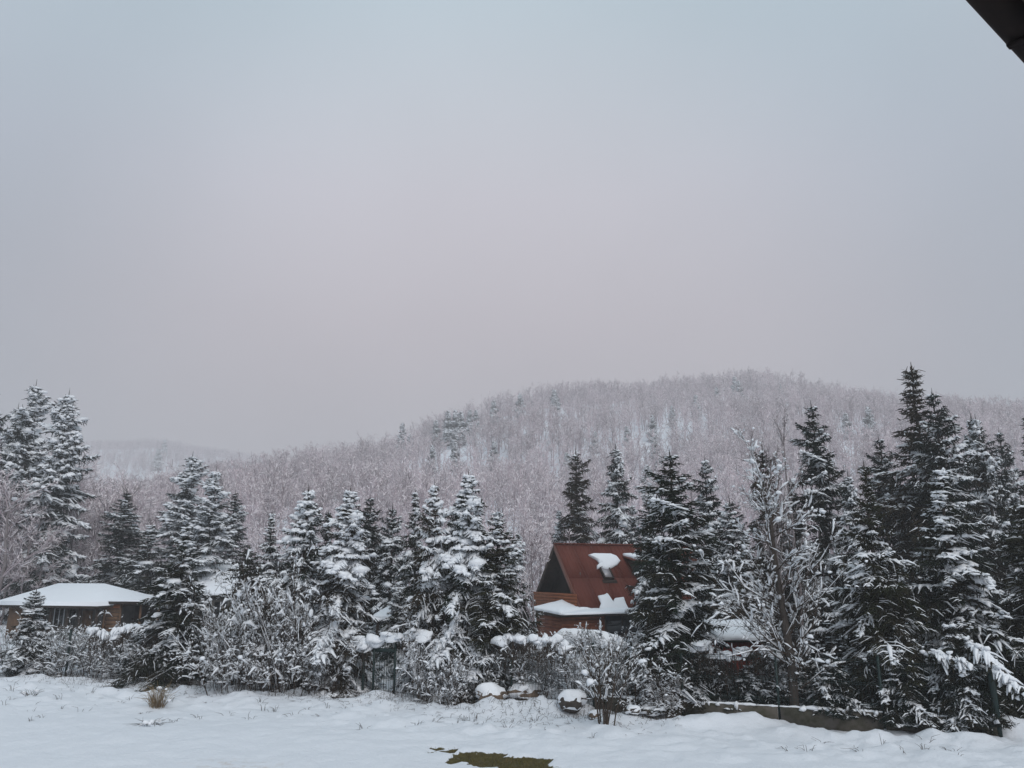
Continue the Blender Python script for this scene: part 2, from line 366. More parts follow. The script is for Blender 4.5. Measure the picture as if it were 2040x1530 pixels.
def spruce(seed, H=9.0, R=1.75, snow=0.4, clump=1.0, droop=1.0, prof=0.65, z0=0.15, coarse=1.0, ragged=1.0, top=0.1):
    """Returns meshes (trunk, crown, snow). snow = share of boughs that carry a full load."""
    rng = np.random.default_rng(seed)
    tk = MB()
    zz = np.linspace(-0.15, H, 9); wob = rng.normal(size=(9, 2)) * 0.02; wob[0] = 0
    tp = np.stack([wob[:, 0], wob[:, 1], zz], -1)[None]
    tk.tubes(tp, (0.015 * H * (1 - np.linspace(0, 1, 9)) + 0.008)[None], 7)
    fo = MB(); sn = MB()
    TA = []; SA = []; PB = []; PS = []
    z = z0; level = []
    while z < H * 0.97:
        level.append(z); f = z / H
        z += (0.30 - 0.10 * f) * rng.uniform(.7, 1.3) * (H / 9) ** 0.5
    sp_paths = []; sp_r = []; brA = []
    for z in level:
        f = z / H
        nb = max(4, int(round(rng.uniform(5.5, 8.5) * (1 - 0.3 * f))))
        a0 = rng.random() * 2 * pi
        g = (1 - f)
        Lm = R * (g ** prof) * (1.0 if f > 0.10 else 0.8 + 2 * f) * min(1.0, 0.30 + g / (top + .12))
        for b in range(nb):
            az = a0 + 2 * pi * b / nb + rng.normal() * 0.28
            nzl = vn(az * 1.1 + seed * 3.1, z * 0.75 + seed, 2) + .6 * vn(az * 2.3 + seed, z * 1.9, 6)
            lump = 0.95 + ragged * (0.95 * float(nzl) + 0.12 * rng.normal())
            if rng.random() < .10 * ragged: continue
            Lb = min(max(0.14, Lm * lump), R * 1.3)
            s0 = 0.80 * f ** 1.8 + rng.normal() * 0.12
            dr = droop * (0.78 - 0.45 * f) * rng.uniform(.45, 1.5)
            z_ = max(.1, z + rng.normal() * .10 * (1 - f)); t = np.linspace(0, 1, 8)
            hr = Lb * (t - 0.12 * t * t); zr = Lb * (s0 * t - dr * t ** 2 + 0.22 * t ** 4)
            az2 = az + rng.normal() * .25 * t ** 2
            cz, sz = cos(az), sin(az)
            bp = np.stack([np.cos(az2) * hr, np.sin(az2) * hr, z_ + zr], -1)
            bp[:, 2] = np.maximum(bp[:, 2], .05)
            brA.append((bp, 0.010 + 0.008 * Lb))
            nv = float(vn(az * 1.0 + seed, z * 0.9 + 3 * seed, 4) + .55 * vn(az * 2.6 + 7, z * 2.4 + seed, 5)) / 1.1 + .5
            loaded = nv + rng.normal() * .09 < snow
            load = float(np.clip(.45 + (snow - nv) * 2.2 + rng.normal() * .15, .35, 1.15)) if loaded else 0.0
            m = max(3, int(Lb / (0.08 * coarse)))
            for side in (-1, 1, 0):
                mm = m if side else m
                tt = np.clip(np.linspace(0.10, 1.0, mm) + rng.normal(size=mm) * 0.03, 0.05, 1.0)
                o = np.stack([np.interp(tt, t, bp[:, i]) for i in range(3)], -1)
                ln = (0.13 + 0.40 * Lb * (1 - tt) ** 0.8 * np.minimum(1, tt * 3 + .3)) * rng.uniform(.5, 1.3, mm)
                fa = np.full(mm, 0.7 + 0.4 * rng.random()) + rng.normal(size=mm) * 0.28
                if side:
                    dx = cz * np.cos(fa) - side * sz * np.sin(fa); dy = sz * np.cos(fa) + side * cz * np.sin(fa)
                    dz = -0.10 - 0.45 * droop * rng.random(mm) * (1 - f) + 0.35 * f + rng.normal(size=mm) * .12
                else:                       # hanging side shoots
                    dx = cz * 0.35 + rng.normal(size=mm) * 0.35; dy = sz * 0.35 + rng.normal(size=mm) * 0.35
                    dz = np.where(rng.random(mm) < .78, -1.0, .5) * rng.uniform(.6, 1.1, mm)
                    ln = ln * (.55 + .5 * droop * (1 - f))
                d = unit(np.stack([dx, dy, np.broadcast_to(dz, (mm,))], -1))
                mid = o + d * (ln * .5)[:, None]
                end = o + d * ln[:, None]; end[:, 2] -= ln * 0.25 * droop
                tw = np.stack([o, mid, end], 1); tw[:, :, 2] = np.maximum(tw[:, :, 2], .02)
                TA.append(tw)
                if side and loaded:        # pads bridging neighbouring twigs
                    pk = rng.random(mm) < .30 + .30 * load
                    if pk.any(): PB.append(tw[pk, rng.integers(0, 2)] * .6 + tw[pk, 1] * .4); PS.append(rng.uniform(.030, .075, pk.sum()) * (.55 + .55 * load * clump))
                if side:
                    has = rng.random(mm) < (.20 + .42 * load if loaded else .06 + .18 * snow)
                    if has.any(): SA.append((tw[has], load if loaded else .05))
                elif loaded:
                    has = rng.random(mm) < .22
                    if has.any(): SA.append((tw[has], load * .4))
            if loaded:                      # snow lying along the bough in broken stretches
                k = 6; ta = rng.uniform(.05, .45)
                for piece in range(2 if Lb > .9 and rng.random() < .6 else 1):
                    tb = min(1.05, ta + rng.uniform(.25, .62)); tq = np.linspace(ta, tb, k); ta = tb + rng.uniform(.02, .15)
                    if ta > 1.1 and piece: break
                    q = np.stack([np.interp(tq, t, bp[:, i]) for i in range(3)], -1)
                    w = (0.035 + 0.105 * load * clump * min(1.3, np.sqrt(Lb))) * np.sin(np.linspace(0.3, pi - .2, k)) * rng.uniform(.3, 1.3, k)
                    q[:, 2] += 0.015 + w * 0.25; q[:, :2] += rng.normal(size=(k, 2)) * 0.03
                    sp_paths.append(q); sp_r.append(w)
    tw = np.concatenate(TA); n = len(tw)
    fo.tubes(tw, np.stack([np.full(n, .020), np.full(n, .018), np.full(n, .004)], 1) * coarse ** .7 * rng.uniform(.75, 1.3, n)[:, None], 3, rng)
    for rep in range(2):                  # needle sprays on the twigs
        tt = rng.random(n)[:, None]; A = tw[:, 0] * (1 - tt) + tw[:, 2] * tt
        d = unit(unit(tw[:, 2] - tw[:, 0]) + rng.normal(size=(n, 3)) * 0.6)
        fo.ribbons(A, A + d * (rng.uniform(.06, .16, n) * coarse)[:, None], rng.uniform(.010, .020, n) * coarse, rng)
    bb = np.stack([b[0] for b in brA]); br = np.array([b[1] for b in brA])
    tk.tubes(bb[:, ::2], np.linspace(1, .3, 4)[None] * br[:, None], 3)
    fo.tubes(np.array([[(0, 0, H * .92), (0.01, 0, H * .97), (0.02, 0.01, H * 1.015)]]), np.array([[.03, .022, .006]]), 4)   # leader
    for st, am in SA:
        st = st.copy(); k = len(st)
        w = (rng.uniform(.014, .024, k)[:, None] + rng.uniform(.006, .042, (k, 1)) * am * clump) * coarse ** .7 * np.array([[.8, 1.2, .5]]) * rng.uniform(.5, 1.4, (k, 3))
        st[:, :, 2] += 0.014 + w * 0.45
        sn.tubes(st, w, 4 if am > .3 else 3, None, True, .9)
    if PB:
        C = np.concatenate(PB); q_ = np.concatenate(PS) * coarse ** .6; C = C + rng.normal(size=C.shape) * .02; C[:, 2] += q_ * .45
        sn.blobs(C, np.stack([q_ * rng.uniform(.8, 1.7, len(q_)), q_ * rng.uniform(.8, 1.7, len(q_)), q_ * rng.uniform(.45, .9, len(q_))], 1), rng, .26)
    if sp_paths:
        sn.tubes(np.stack(sp_paths), np.stack(sp_r), 6, None, True, 0.85)
        ends = np.stack(sp_paths); rr = np.stack(sp_r); ne = len(ends)
        pick = rng.random(ne) < 0.6
        j = rng.integers(1, 5, ne); C = ends[np.arange(ne), j][pick]; wr = rr[np.arange(ne), j][pick]
        s_ = np.clip(wr * rng.uniform(.8, 1.7, len(wr)), .03, .3)
        sn.blobs(C + rng.normal(size=C.shape) * 0.04, np.stack([s_ * rng.uniform(.8, 1.4, len(s_)), s_ * rng.uniform(.8, 1.4, len(s_)), s_ * rng.uniform(.5, .9, len(s_))], 1), rng, .22)
    return (tk.data('trunk', M_BARK, True), fo.data('crown', M_NEEDLE), sn.data('snow_load', M_SNOW, True))

def grow(rng, pts, r0, spec, taper=0.35):
    """pts (n,4,3) stems; spec = [(k, tmin, tmax, len, angle, up, droop, rr)]. Returns [(pts, R)]."""
    out = []; cur = pts; rad = np.asarray(r0, float)
    out.append((cur, rad[:, None] * np.linspace(1, taper, cur.shape[1])[None]))
    for k, t0, t1, lr, ang, up, dr, rr in spec:
        n = len(cur); m = cur.shape[1]
        par = np.repeat(np.arange(n), k); N_ = len(par)
        t = rng.uniform(t0, t1, N_); s = t * (m - 1); i = np.minimum(s.astype(int), m - 2); fr = (s - i)[:, None]
        A = cur[par, i]; B = cur[par, i + 1]; pos = A * (1 - fr) + B * fr; d = unit(B - A)
        q = unit(np.cross(d, rng.normal(size=(N_, 3))))
        a = np.radians(ang + rng.normal(size=N_) * ang * 0.3)[:, None]
        nd = d * np.cos(a) + q * np.sin(a); nd[:, 2] += up; nd = unit(nd)
        pl = np.linalg.norm(cur[:, -1] - cur[:, 0], axis=1)[par]
        ln = pl * lr * (1 - 0.5 * t) * rng.uniform(.6, 1.35, N_)
        w = np.linspace(0, 1, 4)
        new = pos[:, None] + nd[:, None] * (ln[:, None] * w[None])[:, :, None]
        new = new + rng.normal(size=new.shape) * (ln[:, None, None] * 0.07 * w[None, :, None])
        new[:, :, 2] += (-dr * ln)[:, None] * (w ** 2)[None]
        nr = np.maximum(rad[par] * rr * (1 - 0.4 * t), 0.0022)
        cur = new; rad = nr
        out.append((cur, rad[:, None] * np.linspace(1, taper, 4)[None]))
    return out

def snow_on(sn, rng, lv, p, wmin, wmax, blob=0.0, bs=(.04, .1), zmax=0.82, part=True):
    """Snow lying on stretches of the branches, and puffs on forks."""
    pts, R = lv; m = pts.shape[1]
    d = unit(pts[:, -1] - pts[:, 0])
    ok = (np.abs(d[:, 2]) < zmax) & (rng.random(len(pts)) < p)
    q = pts[ok]; r = R[ok]; n = len(q)
    if n:
        if part:
            t0 = rng.uniform(0, .7, n); t1 = np.minimum(1, t0 + rng.uniform(.2, .6, n)); kk = 3
        else: t0 = np.zeros(n); t1 = np.ones(n); kk = 4
        tt = t0[:, None] + (t1 - t0)[:, None] * np.linspace(0, 1, kk)[None]
        s_ = tt * (m - 1); i = np.minimum(s_.astype(int), m - 2); fr = s_ - i; ar = np.arange(n)[:, None]
        q = q[ar, i] * (1 - fr[..., None]) + q[ar, i + 1] * fr[..., None]; r = r[ar, i] * (1 - fr) + r[ar, i + 1] * fr
        w = r * .8 + rng.uniform(wmin, wmax, (n, 1)) * rng.uniform(.5, 1.4, r.shape); w[:, 0] *= .5; w[:, -1] *= .4
        q[:, :, 2] += r + w * 0.3
        sn.tubes(q, w, 4, None, True, 1.0)
    if blob > 0:
        sel = rng.random(len(pts)) < blob
        C = pts[sel, rng.integers(1, pts.shape[1])]
        s = rng.uniform(*bs, len(C)); C = C.copy(); C[:, 2] += s * .4
        sc = np.stack([s * rng.uniform(.7, 1.6, len(C)), s * rng.uniform(.7, 1.6, len(C)), s * rng.uniform(.6, 1.1, len(C))], 1)
        sn.blobs(C, sc, rng, .22)

def stems(rng, n, spread, lean, H, base=0.15):
    a = rng.random(n) * 2 * pi; r = np.sqrt(rng.random(n)) * base
    b = np.stack([np.cos(a) * r, np.sin(a) * r, np.full(n, -.1)], -1)
    h = H * rng.uniform(.7, 1.05, n); w = np.linspace(0, 1, 5)
    ln = lean * rng.uniform(.4, 1.2, n)
    p = np.zeros((n, 5, 3)); p[:, :, 2] = -.1 + h[:, None] * w[None]
    out = (ln[:, None] * H * w[None] ** spread)
    p[:, :, 0] = b[:, :1] + np.cos(a)[:, None] * out; p[:, :, 1] = b[:, 1:2] + np.sin(a)[:, None] * out
    p[:, 1:] += rng.normal(size=(n, 4, 3)) * 0.02 * H * np.array([1, 1, .3])
    return p

def bush(seed, H=2.2, n=14, lean=.42, snow=.6, base=.5, dens=1.0, blob=.02, bs=(.03, .08)):
    rng = np.random.default_rng(seed); tk = MB(); sn = MB()
    p = stems(rng, n, 1.5, lean, H, base)
    lv = grow(rng, p, np.full(n, .014 * H / 2.2) * rng.uniform(.7, 1.3, n),
              [(int(9 * dens), .12, 1, .42, 48, .12, .18, .6), (int(6 * dens), .1, 1, .45, 45, .05, .15, .65), (4, .2, 1, .6, 45, 0, .1, .75)])
    for i, (q, R) in enumerate(lv): tk.tubes(q if i < 3 else q[:, ::3], R if i < 3 else np.maximum(R[:, ::3], .003), 4 if i == 0 else 3)
    snow_on(sn, rng, lv[0], snow, .010, .035)
    snow_on(sn, rng, lv[1], snow, .016, .055, blob * 1.2, bs)
    snow_on(sn, rng, lv[1], snow * .8, .014, .05); snow_on(sn, rng, lv[2], snow * .5, .010, .034)
    snow_on(sn, rng, lv[2], snow * .8, .008, .030, blob * .35, bs)
    snow_on(sn, rng, lv[3], snow * .2, .006, .018)
    return tk.data('branches', M_TWIG), sn.data('snow_load', M_SNOW, True)

def bare_tree(seed, H=12.0, wide=1.0, detail=1.0, rime=.55, wmul=1.0, thick=1.0, up=.22):
    """Leafless tree: (trunk, crown, rime on crown)."""
    rng = np.random.default_rng(seed); tk = MB(); cr = MB(); sn = MB()
    w = np.linspace(0, 1, 7)
    p = np.zeros((1, 7, 3)); p[0, :, 2] = -.3 + H * .86 * w; p[0, 1:, :2] = np.cumsum(rng.normal(size=(6, 2)) * .012 * H, 0)
    lv = grow(rng, p, np.array([.0125 * H * thick]),
              [(int(15 * detail), .25, 1, .40 * wide, 42, up, -.05, .45), (int(8 * detail), .15, 1, .45, 40, up * .7, 0, .5), (int(6 * detail), .15, 1, .5, 40, .05, .05, .6)], .25)
    tk.tubes(lv[0][0], lv[0][1], 6)
    cr.tubes(lv[1][0], lv[1][1], 3)
    q, R = lv[2]; cr.tubes(q[:, ::3], np.maximum(R[:, ::3], .010 * wmul), 3)
    q, R = lv[3]; m = len(q); A, B = q[:, 0], q[:, -1]
    fr = rng.random(m) < rime
    cr.ribbons(A[~fr], B[~fr], rng.uniform(.010, .018, (~fr).sum()) * wmul, rng)
    sn.ribbons(A[fr] + np.array([0, 0, .02]), B[fr] + np.array([0, 0, .02]), rng.uniform(.014, .030, fr.sum()) * wmul, rng)
    snow_on(sn, rng, lv[1], rime * .9, .01 * wmul, .022 * wmul, zmax=.93)
    q2 = (lv[2][0][:, ::3], lv[2][1][:, ::3])
    snow_on(sn, rng, q2, rime, .008 * wmul, .020 * wmul, zmax=.95)
    return tk.data('trunk', M_FARBARK), cr.data('crown', M_FARBARK if rime < .6 else M_FROST), sn.data('rime', M_RIME)

GREEN = (0.013, 0.024, 0.014, 1); DEEP = (0.008, 0.019, 0.015, 1); BLUE = (0.016, 0.030, 0.028, 1); BROWN = (0.042, 0.030, 0.017, 1); OLIVE = (0.026, 0.030, 0.012, 1)
# near spruces: prototypes (height 9, radius 1.75 unless said)
SPEC = {
    'heavy': dict(seed=11, snow=.74, clump=1.6, droop=1.35),
    'heavy3': dict(seed=22, snow=.68, clump=1.7, droop=1.2, R=1.9, prof=.75, ragged=1.3),
    'heavy2': dict(seed=12, snow=.62, clump=1.35, droop=1.2, R=1.6, prof=.6),
    'mid': dict(seed=13, snow=.50, clump=1.2, droop=1.1),
    'mid2': dict(seed=23, snow=.46, clump=1.2, droop=1.3, R=1.9, prof=.8, ragged=1.35, top=.25),
    'light': dict(seed=14, snow=.38, clump=1.05, droop=.95, R=1.8, prof=.6),
    'light2': dict(seed=15, snow=.34, clump=1.0, droop=1.2, R=1.6, prof=.55, top=.05, ragged=1.15),
    'light3': dict(seed=25, snow=.40, clump=1.1, droop=1.0, R=1.9, prof=.85, ragged=1.4, top=.3),
    'tall': dict(seed=16, H=12, R=2.0, snow=.52, clump=1.1, droop=.95, prof=.62, z0=.6, coarse=1.3),
    'tall2': dict(seed=17, H=12, R=1.9, snow=.80, clump=1.2, droop=.8, prof=.5, z0=.8, coarse=1.3, ragged=1.4),
    'young': dict(seed=18, H=3.2, R=1.3, snow=.48, clump=.9, droop=1.35, z0=.12, prof=.7),
    'far': dict(seed=19, H=14, R=2.6, snow=.7, clump=2.4, droop=.7, z0=1.5, coarse=3.2, prof=.7),
}
PR = {k: spruce(**v) for k, v in SPEC.items()}
PH = {k: (v.get('H', 9.0), v.get('R', 1.75)) for k, v in SPEC.items()}
def put_spruce(kind, px, py, Y, hw, tint, label, group=None, rz=None, tilt=(0, 0), name='spruce_tree', base=None):
    """Top of the tree at photo pixel (px, py), hw = half width in photo pixels, at distance Y."""
    t = P(px, py, Y); x, y = t[0], t[1]; z = gzs(x, y) if base is None else base
    h0, r0 = PH[kind]; h = t[2] - z; r = hw / pxm(px, 1200, Y) * 1.22
    root = empty(name, (x, y, z - .03), random.uniform(0, 6.28) if rz is None else rz, (r / r0 * random.uniform(.94, 1.1), r / r0 * random.uniform(.94, 1.1), h / (h0 * 1.015)), (random.gauss(0, .018), random.gauss(0, .018)))
    tag(root, label, 'tree', group)
    a, b, c = PR[kind]
    obj('trunk', a, root); cr = obj('crown', b, root); cr.color = tint
    tag(obj('snow_load', c, cr), kind='stuff')
    return root
random.seed(4)
SPR = [
 ('mid', 72, 1168, 30.4, 46, BLUE, 'small thin spruce with bare leader in front of hip-roofed snowy house'),
 ('tall', 252, 972, 57, 62, DEEP, 'slim dark spruce with a snow ball on its tip behind the plank shed'),
 ('mid2', 305, 1040, 52, 75, DEEP, 'broad dark spruce right behind the flat-roofed plank shed'),
 ('tall2', 388, 898, 54, 60, DEEP, 'tall snowy spruce of the pair above the half-hidden snowy roof, the taller one'),
 ('tall2', 424, 928, 52, 50, DEEP, 'tall snowy spruce of the pair above the half-hidden snowy roof, the shorter one'),
 ('tall', 470, 972, 56, 48, BLUE, 'narrow spruce rising behind the half-hidden snowy roof, beside the tall pair'),
 ('mid2', 368, 1040, 28.9, 86, GREEN, 'big dark green spruce whose snowy boughs overhang the fence beside the plank shed'),
 ('light2', 492, 1082, 34, 60, OLIVE, 'short brownish green spruce in front of the half-hidden snowy roof'),
 ('heavy3', 618, 962, 28.8, 82, GREEN, 'snow-loaded spruce behind the leafless thicket, twin of the one with huge snow clumps'),
 ('heavy', 690, 965, 27.0, 84, BROWN, 'heavily snow-laden spruce with huge snow clumps next to the wire gate'),
 ('light', 748, 982, 40, 58, DEEP, 'dark spruce behind the small pavilion with the white pyramid roof'),
 ('mid', 786, 1000, 38, 52, DEEP, 'slim dark spruce rising straight behind the pavilion roof apex'),
 ('mid2', 836, 972, 34, 55, GREEN, 'dark spruce tucked behind the brown snowy spruce beside the pavilion'),
 ('heavy3', 874, 952, 25.9, 70, BROWN, 'brownish snow-covered spruce just beside the pavilion and behind the snowy hedge'),
 ('heavy', 936, 932, 25.8, 82, GREEN, 'pointed spruce with white snow shoulders between the pavilion and the red-brown house'),
 ('heavy2', 985, 1008, 25.4, 70, OLIVE, 'stout snow-laden spruce standing behind the snow-capped brown boulder'),
 ('light2', 1152, 888, 54, 50, BROWN, 'tall brown spruce behind the red-brown roof, over its gable end'),
 ('mid', 1222, 878, 53, 52, DEEP, 'tall dark green spruce behind the middle of the red-brown roof'),
 ('heavy2', 1112, 1010, 56, 32, BLUE, 'short snowy spruce behind the gable of the red-brown house'),
 ('heavy2', 1262, 1000, 56, 40, BLUE, 'short snowy spruce behind the dormer of the red-brown house'),
 ('light', 1340, 892, 23.9, 108, GREEN, 'large dark green spruce covering the end of the red-brown house'),
 ('heavy2', 1407, 905, 36, 55, BLUE, 'spruce with sparse frosted boughs behind the large dark green one by the house'),
 ('light2', 1515, 878, 37, 52, BROWN, 'dark pointed spruce behind the leafless snow-speckled tree'),
 ('mid', 1455, 985, 32.6, 66, DEEP, 'low snowy spruce between the leafless tree and the large dark green spruce'),
 ('light', 1622, 795, 35, 82, DEEP, 'tall dense dark spruce with a thin tip behind the leafless snow-speckled tree'),
 ('mid', 1688, 932, 33, 48, BLUE, 'small snowy spruce in the gap beside the tallest spruce'),
 ('light3', 1716, 915, 22.3, 92, OLIVE, 'open-branched spruce with a long bare leader behind the concrete fence base'),
 ('light3', 1806, 722, 37, 125, BROWN, 'tallest spruce of all, broad with brown cone-laden middle'),
 ('light', 1866, 770, 35, 82, DEEP, 'dark spruce with a thin bare spire beside the tallest spruce'),
 ('mid2', 1862, 925, 22.9, 122, GREEN, 'big spruce behind the fence corner post with snowy boughs reaching the ground'),
 ('mid', 1926, 818, 42, 55, BLUE, 'bluish snowy spruce behind the fence corner, standing next to the bare-spired one'),
 ('heavy2', 1956, 824, 40, 52, BLUE, 'bluish snowy spruce with thin spire, middle one of three behind the fence corner'),
 ('light', 1988, 852, 44, 50, BLUE, 'shorter bluish spruce behind the fence corner, between two snowy ones'),
 ('light3', 2038, 818, 33, 88, DEEP, 'dark green spruce beyond the fence corner with a sharp thin tip'),
 ('light2', 2046, 985, 22.3, 105, OLIVE, 'olive spruce outside the fence corner post, its low boughs over open snow'),
 ('heavy2', -12, 715, 62, 62, BLUE, 'tall frosted spruce in the thicket behind the hip-roofed house, highest of its cluster'),
 ('tall2', 82, 752, 64, 66, BLUE, 'tall frosted spruce in the thicket behind the hip-roofed house, pointed and full'),
 ('tall2', 134, 772, 60, 62, BLUE, 'tall frosted spruce at the outer end of the cluster behind the hip-roofed house'),
 ('tall2', 36, 800, 68, 50, BLUE, 'frosted spruce hidden within the cluster behind the hip-roofed house'),
 ('mid2', 548, 1015, 37, 50, DEEP, 'dark spruce rising out of the leafless thicket beside the snow-loaded twin spruces'),
 ('light3', 655, 1012, 36, 50, DEEP, 'dark spruce glimpsed between the two snow-loaded twin spruces'),
 ('light', 905, 992, 33, 46, DEEP, 'dark spruce in the gap behind the brownish and the pointed snowy spruces'),
 ('heavy3', 1022, 1052, 34, 46, OLIVE, 'small snowy spruce beside the pale leafless tree near the chalet gable'),
 ('heavy2', 1292, 975, 36, 48, BLUE, 'snowy spruce peeping over the chalet dormer behind the large dark green spruce'),
 ('light3', 1578, 945, 38, 60, DEEP, 'dark broad spruce standing right behind the leafless snow-speckled tree'),
 ('light', 1762, 862, 40, 62, DEEP, 'dark spruce pressed against the tallest spruce on its house-facing side'),
 ('mid2', 1480, 1050, 29, 60, OLIVE, 'low olive spruce behind the small red hut'),
 ('heavy3', 795, 1150, 30.5, 42, OLIVE, 'short snow-heaped spruce against the pavilion corner'),
]
for k, px, py, Y, hw, tint, lab in SPR: put_spruce(k, px, py, Y, hw, tint, lab)
YG = 'young spruces behind the wire fence'
for px, py, hw, lab in ((1488, 1322, 50, 'young drooping spruce behind the wire fence below the small red hut'),
                        (1650, 1296, 56, 'young drooping spruce behind the wire fence beside the bare dark trunk'),
                        (1790, 1290, 60, 'young spruce behind the wire fence under the brown tallest spruce'),
                        (1392, 1290, 48, 'young spruce at the foot of the large dark green spruce by the house'),
                        (1912, 1318, 50, 'young dark spruce squeezed behind the fence corner post')):
    X = (px - 1020) / F * 23.5; put_spruce('young', px, py, fence_y(X) + .9, hw, DEEP, lab, YG)

for i in range(20):
    px = 1370 + 610 * (i + random.uniform(-.3, .3)) / 19; X = (px - 1020) / F * 24; d = random.uniform(1.2, 3.6)
    if 1405 < px < 1535: d = random.uniform(5.2, 6.5)
    put_spruce('young' if i % 3 else 'light', px, random.uniform(1215, 1285), fence_y(X) + d, random.uniform(55, 80), random.choice([DEEP, GREEN, BLUE, OLIVE]),
               'low dark spruce in the dense row filling the ground behind the wire fence', 'low spruces filling the ground behind the fence')

# ------------------------------------------------------------------ leafless shrubs and trees near the fence
BU = [bush(31, snow=.9), bush(32, n=18, lean=.55, snow=.95, base=.7, blob=.03), bush(33, n=12, lean=.3, snow=.7), bush(34, n=22, lean=.6, snow=.85, base=.9, H=1.9, blob=.03)]
def put_bush(v, px, py_base, top, Y, hw, label, group=None, name='snowy_shrub', kindcat='shrub'):
    b = P(px, py_base, Y); x, y = b[0], b[1]; z = gzs(x, y); t = P(px, top, Y)
    h0 = (2.2, 2.2, 2.2, 1.9)[v]; r0 = (1.25, 1.7, 1.0, 1.75)[v]
    root = empty(name, (x, y, z), random.uniform(0, 6.28), (hw / pxm(px, 1300, Y) / r0,) * 2 + ((t[2] - z) / h0 / 1.05,))
    tag(root, label, kindcat, group)
    a, c = BU[v]; q = obj('branches', a, root); tag(obj('snow_load', c, q), kind='stuff')
    return root
def fy(px, d=0.0):
    u = (px - 1020) / F / 1.07
    y = 24.4 / (1 + 0.36 * u); return y + d
TH = 'leafless shrubs of the thicket along the fence'
for v, px, top, d, hw, lab in (
    (1, 20, 1235, -.4, 70, 'snowy shrub against the fence before the hip-roofed house, under the thin spruce'),
    (0, 120, 1250, -.2, 58, 'snow-padded shrub on the fence below the windows of the hip-roofed house'),
    (2, 178, 1240, .2, 50, 'twiggy shrub behind the green fence post before the plank shed'),
    (3, 240, 1262, .1, 62, 'low brown shrub growing through the fence before the plank shed'),
    (1, 300, 1262, -.2, 55, 'low shrub with snowy twigs under the big dark green spruce'),
    (1, 462, 1165, -.2, 92, 'tall leafless shrub at the edge of the thicket beside the big dark green spruce'),
    (1, 524, 1105, .1, 110, 'tall leafless shrub with arched snowy branches in the thicket below the half-hidden roof'),
    (1, 592, 1120, -.1, 105, 'tangled leafless shrub in the thicket in front of the snow-loaded twin spruces'),
    (3, 470, 1225, -1.0, 105, 'low brown tangle of twigs spilling onto the snow at the thicket'),
    (3, 558, 1222, -1.0, 105, 'low spreading leafless shrub at the front of the thicket'),
    (1, 645, 1250, -.7, 72, 'low snowy shrub at the foot of the spruce with huge snow clumps'),
    (1, 838, 1248, -.4, 48, 'snow-clumped shrub right beside the wire gate'),
    (3, 890, 1275, -.6, 80, 'dark low shrub with snow pads under the brownish spruce'),
    (1, 950, 1285, .2, 58, 'dark shrub behind the snow-capped brown boulder'),
    (0, 1062, 1262, .4, 60, 'brown upright shrub in the vine-covered hedge beside the boulders'),
    (1, 1150, 1275, -.2, 60, 'snow-speckled dark shrub behind the dark round rock'),
    (0, 1265, 1262, -.1, 70, 'fine-twigged whitened shrub between the many-stemmed shrub and the large spruce'),
    (2, 1330, 1300, -.5, 50, 'thin leaning shrub at the start of the concrete fence base'),
    (2, 1408, 1262, .8, 46, 'snowy shrub under the large dark green spruce, near the small red hut'),
    (0, 1560, 1290, .8, 62, 'fine-twigged shrub behind the trunk of the leafless tree'),
    ):
    put_bush(v, px, 1400, top, fy(px, d), hw, lab, TH)
for i in range(26):
    px = random.choice([random.uniform(-20, 330), random.uniform(420, 720), random.uniform(800, 1340), random.uniform(800, 1340)]); d = random.uniform(.6, 3.6)
    if 715 < px < 805: continue
    put_bush(int(random.choice([0, 1, 3])), px, 1400, random.uniform(1205, 1315), fy(px, d), random.uniform(55, 85), 'snow-flecked leafless shrub in the tangle just behind the wire fence', 'garden shrubs behind the fence')

def special_shrub():
    rng = np.random.default_rng(61); tk = MB(); sn = MB()
    p = stems(rng, 13, 1.7, .26, 2.3, .2)
    lv = grow(rng, p, rng.uniform(.014, .024, 13), [(7, .2, 1, .42, 36, .2, .02, .5), (4, .15, 1, .5, 38, .1, .05, .6)])
    for i, (q, R) in enumerate(lv): tk.tubes(q, R, 5 if i == 0 else 3)
    snow_on(sn, rng, lv[0], .5, .012, .03); snow_on(sn, rng, lv[1], .8, .012, .045, .08, (.04, .09)); snow_on(sn, rng, lv[1], .6, .012, .04); snow_on(sn, rng, lv[2], .55, .008, .026, .03, (.03, .06))
    x, y = G(1208, 1452); z = gzs(x, y)
    root = tag(empty('snowy_shrub', (x, y, z)), 'many-stemmed bare shrub with snow puffs standing alone on the snow before the house', 'shrub')
    tag(obj('snow_load', sn.data('snow_load', M_SNOW, True), tk.obj('branches', M_TWIG, root)), kind='stuff')
special_shrub()

